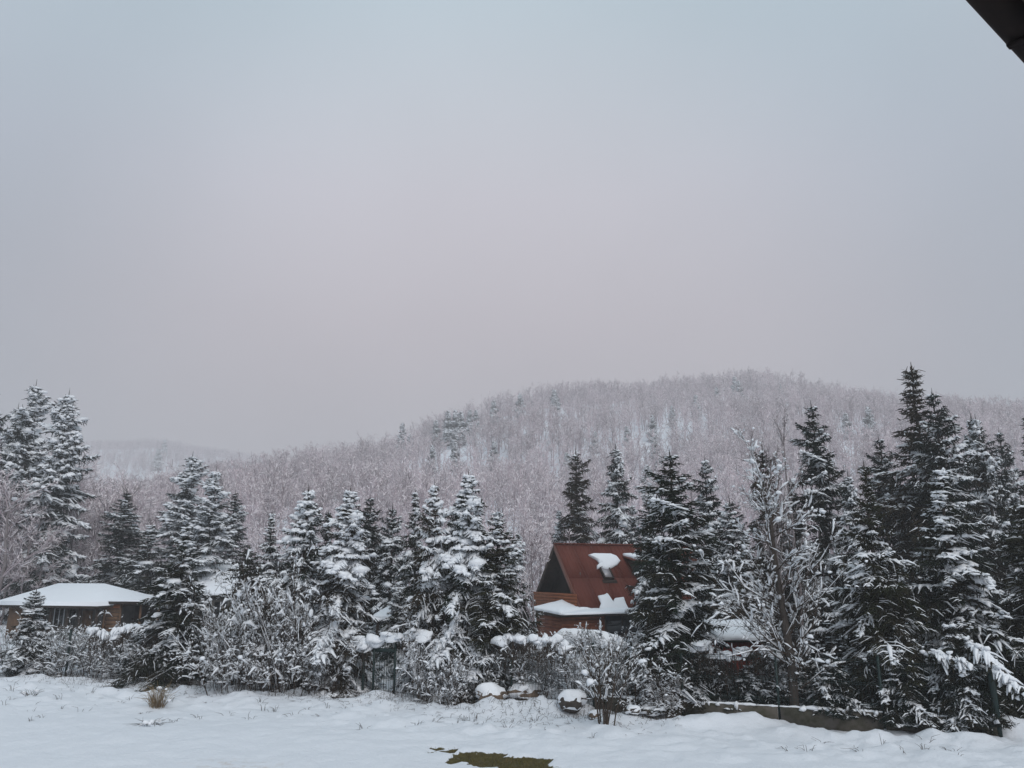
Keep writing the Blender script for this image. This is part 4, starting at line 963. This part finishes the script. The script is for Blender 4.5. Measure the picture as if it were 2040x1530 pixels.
# red-brown A-frame house
def red_house():
    th = radians(25); Y0 = 41.0
    rl = P(1105, 1084, Y0); zr = rl[2]
    ze = P(1150, 1216, 38.8)[2]
    base = gzs(rl[0], rl[1])
    root = tag(empty('chalet', (rl[0], rl[1], base), th), 'steep red-brown metal-roofed chalet with skylight, dormer and veranda', 'house')
    ZR = zr - base; ZE = ze - base; w = 2.75; Lh = 8.6; sl = hypot(w, ZR - ZE)
    dn = np.array((0, -w, ZE - ZR)) / sl; nrm = np.array((0, -(ZR - ZE), w)) / sl   # down the near slope, outward normal
    if nrm[2] < 0: nrm = -nrm
    nrm = np.array((0, -(ZR - ZE) / sl, w / sl))
    dnf = np.array((0, w, ZE - ZR)) / sl; nrf = np.array((0, (ZR - ZE) / sl, w / sl))
    ridge = np.array((0, 0, ZR))
    rp = MB()
    for d, nn in ((dn, nrm), (dnf, nrf)):
        rp.prism([ridge, ridge + (Lh, 0, 0), ridge + (Lh, 0, 0) + d * sl, ridge + d * sl], -nn * .12)
    roof = rp.obj('roof', M_DARKWOOD, root)
    nsh = 8; sw = Lh / nsh; half = sl * .52
    for i in range(nsh):                       # sheets in two courses, ribbed
        for c0, c1, lift in ((0.02, half + .05, .016), (half, sl + .06, .004)):
            m = MB(); x0, x1 = i * sw + .004, (i + 1) * sw - .004
            m.prism([ridge + (x0, 0, 0) + dn * c0 + nrm * lift, ridge + (x1, 0, 0) + dn * c0 + nrm * lift, ridge + (x1, 0, 0) + dn * c1 + nrm * lift, ridge + (x0, 0, 0) + dn * c1 + nrm * lift], nrm * .008)
            for r in range(5):
                xr = x0 + (r + .5) * (x1 - x0) / 5; q = ridge + (xr, 0, 0) + nrm * (lift + .008)
                m.prism([q + dn * c0 + (-.02, 0, 0), q + dn * c0 + (.02, 0, 0), q + dn * c1 + (.02, 0, 0), q + dn * c1 + (-.02, 0, 0)], nrm * .014)
            m.obj('roof_sheet', M_ROOFRED, roof)
    m = MB(); m.b2(ridge + (-.03, -.1, -.02), ridge + (Lh + .03, .1, .06)); m.obj('ridge_cap', M_ROOFRED, roof)
    for d, nn, mt in ((dn, nrm, M_ROOFTRIM), (dnf, nrf, M_DARKWOOD)):
        m = MB(); m.prism([ridge + (-.05, 0, .02) + nn * .0, ridge + (-.05, 0, 0) + d * (sl + .05), ridge + (-.05, 0, 0) + d * (sl + .05) - nn * .26, ridge + (-.05, 0, -.30)], (.045, 0, 0)); m.obj('barge_board', mt, roof)
    # gable, set back under the overhang
    g = .75; m = MB(); wi = w * .93
    m.prism([(g, -wi, ZE - .05), (g, wi, ZE - .05), (g, 0, ZR - .35)], (.12, 0, 0)); gb = m.obj('gable_wall', M_DARKWOOD, root)
    m = MB(); m.b2((g - .02, -1.35, ZE + .42), (g - .003, -.35, ZE + 1.75)); wd = m.obj('gable_window', M_GLASS, root)
    m = MB()
    for yy in (-1.37, -.86, -.37): m.b2((g - .045, yy, ZE + .4), (g - .021, yy + .06, ZE + 1.78))
    m.obj('window_frame', M_GREYWALL, wd)
    # orange balcony front under the gable
    m = MB()
    for i in range(5): m.b2((-.12, -w * .86, ZE + .02 + i * .15), (-.07, w * .95, ZE + .155 + i * .15))
    m.obj('balcony_front', M_ORANGE, root)
    m = MB(); m.b2((-.1, -w * .9, ZE - .1), (g + .1, w * .9, ZE)); m.obj('balcony_floor', M_DARKWOOD, root)
    # ground floor
    zf = ZE - .12
    m = MB(); m.b2((g, -w + .1, 0), (Lh - .2, w - .1, zf)); m.obj('wall', M_DARKWOOD, root)
    planks(root, 'board_wall', M_REDWOOD, -1.5, .75, 0, zf - .04, -w - .75, .17)
    m = MB(); m.b2((.8, -w - .74, .75), (4.4, -w - .72, zf - .05)); gw = m.obj('veranda_glazing', M_GLASS, root)
    m = MB()
    for xx in (.78, 1.7, 2.6, 3.5, 4.4): m.b2((xx, -w - .78, 0), (xx + .06, -w - .75, zf - .04))
    m.b2((.78, -w - .78, .66), (4.46, -w - .755, .74)); m.obj('window_frame', M_DARKWOOD, gw)
    planks(root, 'board_wall', M_DARKWOOD, .8, 4.45, 0, .72, -w - .72, .17)
    planks(root, 'board_wall', M_REDWOOD, 4.5, 7.5, 0, zf - .04, -w - .75, .17)
    m = MB()
    for i in range(9): m.b2((-1.5 - .012 * (i % 2), -w - .74, i * (zf - .1) / 9 + .006), (-1.46, -.85, (i + 1) * (zf - .1) / 9 - .006))
    m.obj('side_wall', M_REDWOOD, root)
    # veranda roof, wrapping the gable end, with its snow
    rng = np.random.default_rng(3)
    v0 = np.array((-1.75, -w - 1.15, ZE - .10)); v1 = np.array((7.6, -w - 1.15, ZE - .10)); v2 = np.array((7.6, -w + .05, ZE + .02)); v3 = np.array((.0, -w + .05, ZE + .02)); v4 = np.array((.0, -.8, ZE + .36)); v5 = np.array((-1.75, -.8, ZE + .02))
    m = MB(); m.prism([v0, v1, v2, v3], (0, 0, -.1)); m.prism([v0, v3, v4, v5], (0, 0, -.1)); pr = m.obj('veranda_roof', M_DARKWOOD, root)
    s = MB(); slab_snow(s, [v0 + (-.05, -.06, 0), v1 + (0, -.06, 0), v2 + (0, -.1, 0), v3 + (0, -.1, 0)], (0, 0, 1), .07, rng, .1); slab_snow(s, [v0 + (-.05, 0, 0), v3 + (.1, 0, 0), v4, v5], (0, 0, 1), .12, rng, .12)
    s.obj('snow_cover', M_RSNOW, pr, True)
    def rp_(x, d): return ridge + (x, 0, 0) + dn * d + nrm * .035
    def patch(name, pts, th):
        s = MB(); slab_snow(s, [rp_(a, b) for a, b in pts], nrm, th, rng, .07); s.obj(name, M_RSNOW, roof, True)
    # sliding snow: one above the skylight, tongues above the eave
    k = sl / 132.0
    def sp(px, py):                            # photo pixel -> (along ridge, down slope) on this roof plane
        a, b, c = ray(px, py); D = np.array((a, b, c)); O = np.array((0, 0, CZ)) - np.array((rl[0], rl[1], base))
        Rm = np.array([(cos(th), sin(th), 0), (-sin(th), cos(th), 0), (0, 0, 1)]); D = Rm @ D; O = Rm @ O
        tt = np.dot(ridge - O, nrm) / np.dot(D, nrm); q = O + D * tt - ridge
        return q[0], float(np.dot(q, dn))
    patch('snow_patch', [sp(*q) for q in ((1171, 1108), (1182, 1105), (1215, 1106), (1226, 1110), (1234, 1120), (1228, 1128), (1214, 1135), (1204, 1136), (1197, 1133), (1189, 1135), (1188, 1129), (1194, 1127), (1188, 1117), (1178, 1112))], .14)
    patch('snow_patch', [sp(*q) for q in ((1192, 1216), (1196, 1205), (1192, 1189), (1203, 1187), (1208, 1184), (1216, 1196), (1222, 1204), (1224, 1194), (1241, 1192), (1246, 1206), (1252, 1217), (1230, 1219))], .10)
    patch('snow_patch', [sp(*q) for q in ((1155, 1219), (1153, 1212), (1166, 1212), (1182, 1217), (1192, 1214), (1196, 1219))], .09)
    # skylight
    cs = sp(1207, 1143); m = MB()
    R2 = np.array([(1, 0, 0), dn, nrm])
    for dx, dy, hx, hy in ((-.26, 0, .035, .36), (.26, 0, .035, .36), (0, .36, .295, .035), (0, -.36, .295, .035)): m.box(rp_(cs[0] + dx, cs[1] + dy) + nrm * .05, (hx, hy, .06), R2)
    sk = m.obj('skylight', M_DARKWOOD, root)
    m = MB(); m.box(rp_(*cs) + nrm * .055, (.24, .33, .02), R2); m.obj('pane', M_SKYGLASS, sk)
    m = MB(); m.box(rp_(cs[0], cs[1] + .52) + nrm * .004, (.42, .10, .008), R2); m.obj('flashing', M_DARKWOOD, sk)
    # dormer near the far end
    dx0, dd = sp(1246, 1116); a = rp_(dx0, dd); m = MB()
    fw = 1.3; out = 1.0
    m.b2((dx0 + .1, a[1] - out, a[2] - 1.35), (dx0 + fw, a[1] + 1.2, a[2] - .05)); dm = m.obj('dormer', M_DARKWOOD, root)
    m = MB(); m.prism([(dx0 - .1, a[1] - out - .25, a[2] - .12), (dx0 + fw + .2, a[1] - out - .25, a[2] - .12), (dx0 + fw + .2, a[1] + .35, a[2] + .16), (dx0 - .1, a[1] + .35, a[2] + .16)], (0, 0, .08)); dr = m.obj('dormer_roof', M_ROOFTRIM, dm)
    s = MB(); slab_snow(s, [(dx0, a[1] - out - .2, a[2] - .04), (dx0 + fw + .15, a[1] - out - .2, a[2] - .04), (dx0 + fw + .15, a[1] + .3, a[2] + .23), (dx0, a[1] + .3, a[2] + .23)], (0, 0, 1), .16, rng, .1); s.obj('snow_cover', M_RSNOW, dr, True) if False else obj('snow_cover', s.data('snow_cover', M_RSNOW, True), dm)
    m = MB(); m.b2((dx0 + .35, a[1] - out - .02, a[2] - 1.1), (dx0 + fw - .25, a[1] - out - .002, a[2] - .3)); m.obj('dormer_window', M_GLASS, dm)
    m = MB(); m.b2((5.5, .2, ZR - .9), (6.0, .65, ZR + .12)); m.obj('chimney', M_GREYWALL, root)
red_house()

def snow_pile(name, pts, w, h, seed, label, cat):
    rng = np.random.default_rng(seed); pts = np.asarray(pts, float); o = pts[0].copy(); o[2] = gzs(o[0], o[1])
    k = 22; t = np.linspace(0, 1, k); s0 = np.linspace(0, 1, len(pts)); p = np.stack([np.interp(t, s0, pts[:, i]) for i in range(3)], -1) - o
    r = w * np.minimum(1, np.sqrt(np.minimum(t, 1 - t) * 8 + .05)) * (1 + .25 * fbm(t * 6, t * 0 + seed, 2))
    m = MB(); m.tubes(p[None], r[None], 12, None, True, h / w)
    lg = MB(); q = p.copy(); q[:, 2] -= .25; lg.tubes(q[None], (r * .85)[None], 8)
    body = lg.obj('log_heap', M_BARK); body.location = tuple(o); body.name = name; tag(body, label, cat)
    m.obj('snow_cover', M_SNOW, body, True)
snow_pile('log_pile', [P(1108, 1268, 35), P(1150, 1272, 34.6), P(1200, 1278, 34.2), P(1250, 1288, 33.8)], .55, .42, 5, 'long low woodpile under smooth snow in front of the veranda', 'woodpile')

def hip_house():
    Y = 45.0; a = P(-6, 1197, Y + .8); b = P(194, 1203, Y - .8); ze = (a[2] + b[2]) / 2
    zr = P(110, 1164, Y + 2.4)[2]; th = atan2(b[1] - a[1], b[0] - a[0]); Lh = hypot(b[0] - a[0], b[1] - a[1]); D = 5.4
    base = gzs(a[0], a[1]) - .3
    root = tag(empty('hip_roofed_house', (a[0], a[1], base), th), 'low house with white snow-covered hip roof and dark veranda behind the fence', 'house')
    E = ze - base; R = zr - base
    c = [np.array(q, float) for q in ((0, 0, E), (Lh, 0, E), (Lh, D, E), (0, D, E))]; r1 = np.array((1.5, D / 2, R)); r2 = np.array((Lh - 2.0, D / 2, R))
    V = np.array(c + [r1, r2]); rf_ = MB(); T = [(0, 1, 5), (0, 5, 4), (1, 2, 5), (2, 3, 4), (2, 4, 5), (3, 0, 4)]
    low = V - np.array((0, 0, .16)); rf_.add(low, [(a_, b_, c_) for a_, b_, c_ in T]); rf_.add(np.vstack([low[:4], low[:4] - (0, 0, .14)]), [(0, 1, 5), (0, 5, 4), (1, 2, 6), (1, 6, 5), (2, 3, 7), (2, 7, 6), (3, 0, 4), (3, 4, 7), (4, 5, 6), (4, 6, 7)])
    roof = rf_.obj('roof', M_DARKWOOD, root)
    s = MB(); top = V + np.array((0, 0, .05)); cen = V.mean(0); rim = V[:4] + (V[:4] - cen) * np.array((.015, .02, 0)) - np.array((0, 0, .17))
    s.add(top, T); s.add(np.vstack([top[:4], rim]), [(0, 4, 5), (0, 5, 1), (1, 5, 6), (1, 6, 2), (2, 6, 7), (2, 7, 3), (3, 7, 4), (3, 4, 0)]); s.obj('snow_cover', M_RSNOW, roof)
    m = MB(); m.b2((.4, 1.5, 0), (Lh - .4, D - .4, E - .2)); m.obj('wall', M_GREYWALL, root)
    m = MB(); m.b2((.4, .5, 0), (2.1, 1.49, E - .25)); m.obj('side_room', M_BOARDS, root)
    for x in (2.4, 3.35, 4.5, 5.3, Lh - .35):
        m = MB(); m.b2((x, .35, 0), (x + .12, .47, E - .2)); m.obj('veranda_post', M_DARKWOOD if x != 2.4 else M_GREYWALL, root)
    for x in (2.7, 3.55):
        m = MB(); m.b2((x, 1.46, .95), (x + .62, 1.485, E - .45)); wi = m.obj('window', M_GLASS, root)
        f = MB()
        for q in ((x - .05, x), (x + .29, x + .33), (x + .62, x + .67)): f.b2((q[0], 1.43, .9), (q[1], 1.457, E - .4))
        f.obj('window_frame', M_RSNOW if x < 3 else M_GREYWALL, wi)
    m = MB(); m.b2((4.6, 1.44, .3), (5.25, 1.485, E - .5)); m.obj('door', M_BOARDS, root)
    m = MB()
    for z in (.45, .75, 1.0): m.b2((2.4, .38, z), (Lh - .3, .43, z + .05))
    m.obj('railing', M_DARKWOOD, root)
hip_house()

def plank_shed():
    Y = 45.5; a = P(204, 1197, Y); b = P(322, 1199, Y - .3); base = gzs(a[0], a[1]) - .3; Lh = b[0] - a[0]; th = atan2(b[1] - a[1], b[0] - a[0]); E = a[2] - base
    root = tag(empty('plank_shed', (a[0], a[1], base), th), 'open-fronted brown plank shed with flat snowy roof beside the hip-roofed house', 'shed')
    m = MB(); m.prism([(-.1, -.45, E - .02), (Lh, -.45, E - .02), (Lh, 2.6, E - .25), (-.1, 2.6, E - .25)], (0, 0, -.12)); roof = m.obj('roof', M_DARKWOOD, root)
    s = MB(); slab_snow(s, [(-.1, -.5, E - .01), (Lh, -.5, E - .01), (Lh, 2.6, E - .24), (-.1, 2.6, E - .24)], (0, 0, 1), .06, np.random.default_rng(9), .06); s.obj('snow_cover', M_RSNOW, roof, True)
    n = 9; zt = E - .42
    for i in range(n):
        m = MB(); m.b2((.3, -.02, i * zt / n + .008), (1.12, .03, (i + 1) * zt / n - .008)); m.obj('plank', M_BOARDS, root)
    m = MB(); m.b2((.28, -.06, zt + .02), (1.2, .0, zt + .24)); m.obj('header_board', M_ORANGE, root)
    for x in (.2, 1.13, 2.3, Lh - .15):
        m = MB(); m.b2((x, -.08, 0), (x + .09, .02, E - .16)); m.obj('shed_post', M_BOARDS, root)
    m = MB(); m.b2((.1, 2.3, 0), (Lh - .05, 2.4, E - .38)); m.b2((.1, .05, 0), (.18, 2.29, E - .38)); m.obj('back_wall', M_DARKWOOD, root)
    for i in range(4):
        m = MB(); m.b2((1.3, .9 + .02 * i, .3 + .33 * i), (Lh - .2, 1.0 + .02 * i, .38 + .33 * i)); m.obj('shelf', M_DARKWOOD, root)
plank_shed()

def hidden_house():
    Y = 53; a = P(418, 1127, Y); b = P(490, 1126, Y); e1 = P(398, 1186, Y - 3.0); base = gzs(a[0], a[1]) - .2; Lh = b[0] - a[0]
    R = a[2] - base; E = e1[2] - base
    root = tag(empty('snow_roofed_cottage', (a[0], a[1], base)), 'cottage with plain white snowy roof half hidden behind spruces and thicket', 'house')
    m = MB(); m.prism([(-.35, -3.0, E - .1), (-.35, 3.0, E - .1), (-.35 + .35, 0, R - .1)], (Lh + .3, 0, 0)); roof = m.obj('roof', M_DARKWOOD, root)
    rng = np.random.default_rng(12); s = MB()
    slab_snow(s, [(-.75, -3.15, E), (Lh + .3, -3.15, E), (Lh + .1, 0.02, R), (0, 0.02, R)], np.array((0, -.4, .9)), .16, rng, .12); s.obj('snow_cover', M_RSNOW, roof, True)
    s = MB(); slab_snow(s, [(0, 0.04, R), (Lh + .1, 0.04, R), (Lh + .3, 3.1, E), (-.7, 3.1, E)], np.array((0, .4, .9)), .16, rng, .12); s.obj('snow_cover', M_RSNOW, roof, True)
    m = MB(); m.b2((0, -2.6, 0), (Lh, 2.6, E - .12)); m.obj('wall', M_GREYWALL, root)
    for x in (.5, 1.5):
        m = MB(); m.b2((x, -2.63, .8), (x + .8, -2.602, E - .4)); w_ = m.obj('window', M_GLASS, root)
        f = MB(); f.b2((x + .37, -2.66, .8), (x + .43, -2.632, E - .4)); f.obj('window_frame', M_RSNOW, w_)
hidden_house()

def pavilion():
    Y = 36.5; ap = P(795, 1195, Y); l = P(736, 1228, Y - 1.1); base = gzs(ap[0], ap[1]) - .1; w = ap[0] - l[0]; E = P(760, 1228, Y - 1.3)[2] - base; A = ap[2] - base
    root = tag(empty('garden_pavilion', (ap[0], ap[1], base), .12), 'small open garden pavilion with white snowy pyramid roof beside brown spruce', 'pavilion')
    V = np.array([(-w, -w, E), (w, -w, E), (w, w, E), (-w, w, E), (0, 0, A)]); T = [(0, 1, 4), (1, 2, 4), (2, 3, 4), (3, 0, 4)]
    m = MB(); lo = V - np.array((0, 0, .15)); m.add(lo, T); m.b2((-w, -w, E - .22), (w, w, E - .15)); roof = m.obj('roof', M_DARKWOOD, root)
    s = MB(); rim = V[:4] * np.array((1.02, 1.02, 1)) - np.array((0, 0, .14)); s.add(V, T); s.add(np.vstack([V[:4], rim]), [(0, 4, 5), (0, 5, 1), (1, 5, 6), (1, 6, 2), (2, 6, 7), (2, 7, 3), (3, 7, 4), (3, 4, 0)]); s.obj('snow_cover', M_RSNOW, roof)
    for sx in (-1, 1):
        for sy in (-1, 1):
            m = MB(); m.box((sx * w * .78, sy * w * .78, (E - .2) / 2), (.06, .06, (E - .2) / 2)); ps = m.obj('post', M_DARKWOOD, root)
            q = MB(); q.tubes(np.array([[(sx * w * .78, sy * w * .8, E - .95), (sx * w * .3, sy * w * .8, E - .24)]]), np.array([.06]), 4); q.obj('brace', M_DARKWOOD, ps)
    m = MB(); m.b2((-w * .7, w * .7, .1), (w * .7, w * .74, .95)); m.obj('rear_panel', M_DARKWOOD, root)
pavilion()

def red_hut():
    Y = 25.0; a = P(1436, 1274, Y); b = P(1522, 1274, Y); base = gzs(a[0], a[1]); Lh = b[0] - a[0]; E = a[2] - base
    root = tag(empty('red_hut', (a[0], a[1], base)), 'small red painted garden hut with snowy roof seen through the fence', 'hut')
    n = 10
    for i in range(n):
        m = MB(); m.b2((i * Lh / n + .006, 0, 0), ((i + 1) * Lh / n - .006, .03, E - .05)); m.obj('board', M_REDPAINT, root)
    m = MB(); m.b2((0, .04, 0), (Lh, 1.4, E - .06)); m.obj('wall', M_REDPAINT, root)
    m = MB(); m.prism([(-.15, -.25, E - .06), (Lh + .15, -.25, E - .06), (Lh + .15, 1.6, E + .3), (-.15, 1.6, E + .3)], (0, 0, .06)); r = m.obj('roof', M_DARKWOOD, root)
    s = MB(); slab_snow(s, [(-.15, -.3, E + .0), (Lh + .15, -.3, E), (Lh + .15, 1.6, E + .36), (-.15, 1.6, E + .36)], (0, 0, 1), .15, np.random.default_rng(4), .08); s.obj('snow_cover', M_RSNOW, r, True)
    m = MB(); m.b2((Lh * .45, -.03, .9), (Lh * .75, -.005, E - .3)); m.obj('window', M_GLASS, root)
red_hut()

# ------------------------------------------------------------------ the eave over the viewer
def eave():
    h = 1.5; a1 = ray(1928, 0); a2 = ray(2040, 122)
    A = np.array((a1[0], a1[1])) * h / a1[2]; B = np.array((a2[0], a2[1])) * h / a2[2]; d = (B - A) / np.linalg.norm(B - A); n = np.array((d[1], -d[0]))
    z = CZ + h; o = np.array((*A, z)); R = np.array([(d[0], d[1], 0), (n[0], n[1], 0), (0, 0, 1)])
    root = tag(empty('roof_overhang', tuple(o), atan2(d[1], d[0])), 'dark brown roof eave with gutter jutting in overhead', 'eave')
    x0, x1 = -5.0, 6.0                      # local x along the eave, local -y toward the house
    m = MB(); ang = np.linspace(pi, 2 * pi, 9); q = [(x0, -.062 + .062 * cos(t), .005 + .062 * sin(t)) for t in ang]; q2 = [(x0, -.062 + .054 * cos(t), .009 + .054 * sin(t)) for t in ang[::-1]]
    p = np.array(q + q2); nn = len(p); V = np.vstack([p, p + (x1 - x0, 0, 0)]); T = []
    for i in range(nn): j = (i + 1) % nn; T += [(i, j, nn + j), (i, nn + j, nn + i)]
    m.add(V, T); gt = m.obj('gutter', M_EAVE, root, True)
    m = MB(); m.tubes(np.array([[(x0, .001, .008), (x1, .001, .008)]]), np.array([.006]), 8); m.obj('gutter_bead', M_EDGE, gt)
    for x in (-3.2, -2.1, -.9, .19, 1.3, 2.4, 3.5, 4.6):
        m = MB(); m.b2((x, -.126, -.066), (x + .025, -.02, -.058)); m.obj('gutter_bracket', M_EAVE, gt)
    m = MB(); m.b2((x0, -.155, -.10), (x1, -.128, .14)); m.obj('fascia_board', M_DARKWOOD, root)
    for i in range(7):
        m = MB(); m.b2((x0, -.155 - .122 * (i + 1) + .004, -.01), (x1, -.155 - .122 * i - .002, .012)); m.obj('soffit_board', M_SOFFIT, root)
    m = MB(); m.prism([(x0, .01, .10), (x1, .01, .10), (x1, -1.1, .62), (x0, -1.1, .62)], (0, 0, .04)); m.obj('roof_sheet', M_EDGE, root)
eave()

# ------------------------------------------------------------------ small plants on the snow
def tuft(px, py, n, h, spread, seed, label, mat=M_DRY, group='weeds poking out of the snow', name='dry_grass_tuft', snowy=0):
    rng = np.random.default_rng(seed); x, y = G(px, py); z = gzs(x, y); m = MB()
    a = rng.random(n) * 6.28; r = rng.random(n) * spread * .4
    A = np.stack([np.cos(a) * r, np.sin(a) * r, np.full(n, -.05)], -1); H_ = h * rng.uniform(.4, 1.1, n)
    B = A + np.stack([np.cos(a) * spread * rng.uniform(0, .5, n), np.sin(a) * spread * rng.uniform(0, .5, n), H_ * .65], -1)
    Cc = B + np.stack([np.cos(a) * spread * rng.uniform(0, .8, n), np.sin(a) * spread * rng.uniform(0, .8, n), H_ * rng.uniform(-.1, .35, n)], -1)
    m.tubes(np.stack([A, B, Cc], 1), np.stack([np.full(n, .006), np.full(n, .005), np.full(n, .002)], 1), 3)
    o = m.obj(name, mat, None, False, (x, y, z)); tag(o, label, 'weeds', group)
    if snowy:
        s = MB(); C = B[:snowy] + np.array((0, 0, .02)); s.blobs(C, rng.uniform(.04, .09, len(C)), rng, .2); s.obj('snow_load', M_SNOW, o, True)
tuft(312, 1412, 130, .8, .5, 1, 'straw-coloured tuft of dry grass rising from snow before the big dark green spruce', group=None, snowy=6)
tuft(300, 1448, 30, .22, .5, 2, 'low arched weeds bent under snow beside the straw-coloured grass tuft', M_TWIG, None, 'bent_weed', 8)
tuft(60, 1396, 26, .25, .4, 3, 'dark bent twigs poking from snow before the thin spruce and hip-roofed house', M_TWIG, None, 'bent_weed', 5)
WG = 'weed stalks poking out of the snow field'
for i, (px, py) in enumerate(((24, 1400), (122, 1412), (195, 1402), (240, 1398), (160, 1420), (400, 1430), (455, 1425), (60, 1440), (640, 1430), (725, 1452), (830, 1448), (805, 1450), (1010, 1448), (1060, 1440), (540, 1420), (350, 1440), (1180, 1475), (1760, 1490), (1840, 1500), (1700, 1480), (940, 1440), (690, 1415)) + tuple((rs.uniform(0, 720), rs.uniform(1372, 1442)) for _ in range(26)) + tuple((rs.uniform(1560, 1960), rs.uniform(1478, 1512)) for _ in range(9)) + tuple((rs.uniform(720, 1180), rs.uniform(1425, 1462)) for _ in range(10))):
    tuft(px, py, int(rs.integers(3, 8)), rs.uniform(.10, .36), rs.uniform(.1, .35), 40 + i, 'thin weed stalks poking out of the open snow field', M_TWIG, WG, 'weed_stalk')
def scatter_weeds():
    rng = np.random.default_rng(71); n = 2600; m = MB()
    px = rng.uniform(-40, 1350, n); u = (px - 1020) / F / 1.07; y = 24.4 / (1 + .36 * u) - np.abs(rng.normal(size=n)) * 1.2 - .1; x = u * y * 1.0
    z = gz(x, y); A = np.stack([x, y, z - .03], -1); h = rng.uniform(.06, .3, n) * np.exp(-((fence_y(x) - y) / 2.2))
    B = A + np.stack([rng.normal(size=n) * .06, rng.normal(size=n) * .06, h], -1); C = B + np.stack([rng.normal(size=n) * .09, rng.normal(size=n) * .09, h * rng.uniform(-.3, .3, n)], -1)
    m.tubes(np.stack([A, B, C], 1), np.stack([np.full(n, .005), np.full(n, .004), np.full(n, .002)], 1), 3)
    tag(m.obj('undergrowth', M_TWIG), 'thin dead stems along the foot of the fence', kind='stuff')
    n = 7000; m = MB(); x = rng.uniform(BX - 2.4, BX + 2.4, n); y = rng.uniform(BY - 1.6, BY + 1.6, n); ok = bare(x, y) > .6; x, y = x[ok], y[ok]; n = len(x)
    A = np.stack([x, y, gz(x, y) - .005], -1); B = A + np.stack([rng.normal(size=n) * .035, rng.normal(size=n) * .035, rng.uniform(.02, .09, n)], -1)
    m.ribbons(A, B, np.full(n, .004), rng)
    tag(m.obj('grass', M_GREEN), 'short green-brown grass where the snow has melted', kind='stuff')
scatter_weeds()

# ------------------------------------------------------------------ the misty air
def haze():
    m = bpy.data.materials.new('haze'); m.use_nodes = True; t = m.node_tree; t.nodes.clear()
    o = t.nodes.new('ShaderNodeOutputMaterial'); v = t.nodes.new('ShaderNodeVolumePrincipled')
    v.inputs['Color'].default_value = (0.98, 0.96, 0.965, 1); v.inputs['Density'].default_value = 0.0012; v.inputs['Anisotropy'].default_value = 0.2
    t.links.new(v.outputs[0], o.inputs['Volume'])
    zt = float(ZZ.max()) + 22; zb = float(ZZ.min()) - 1
    b = MB(); b.b2((-1490, -60, zb), (1490, 1490, zt)); tag(b.obj('haze', m), 'thin winter mist', kind='stuff')
haze()
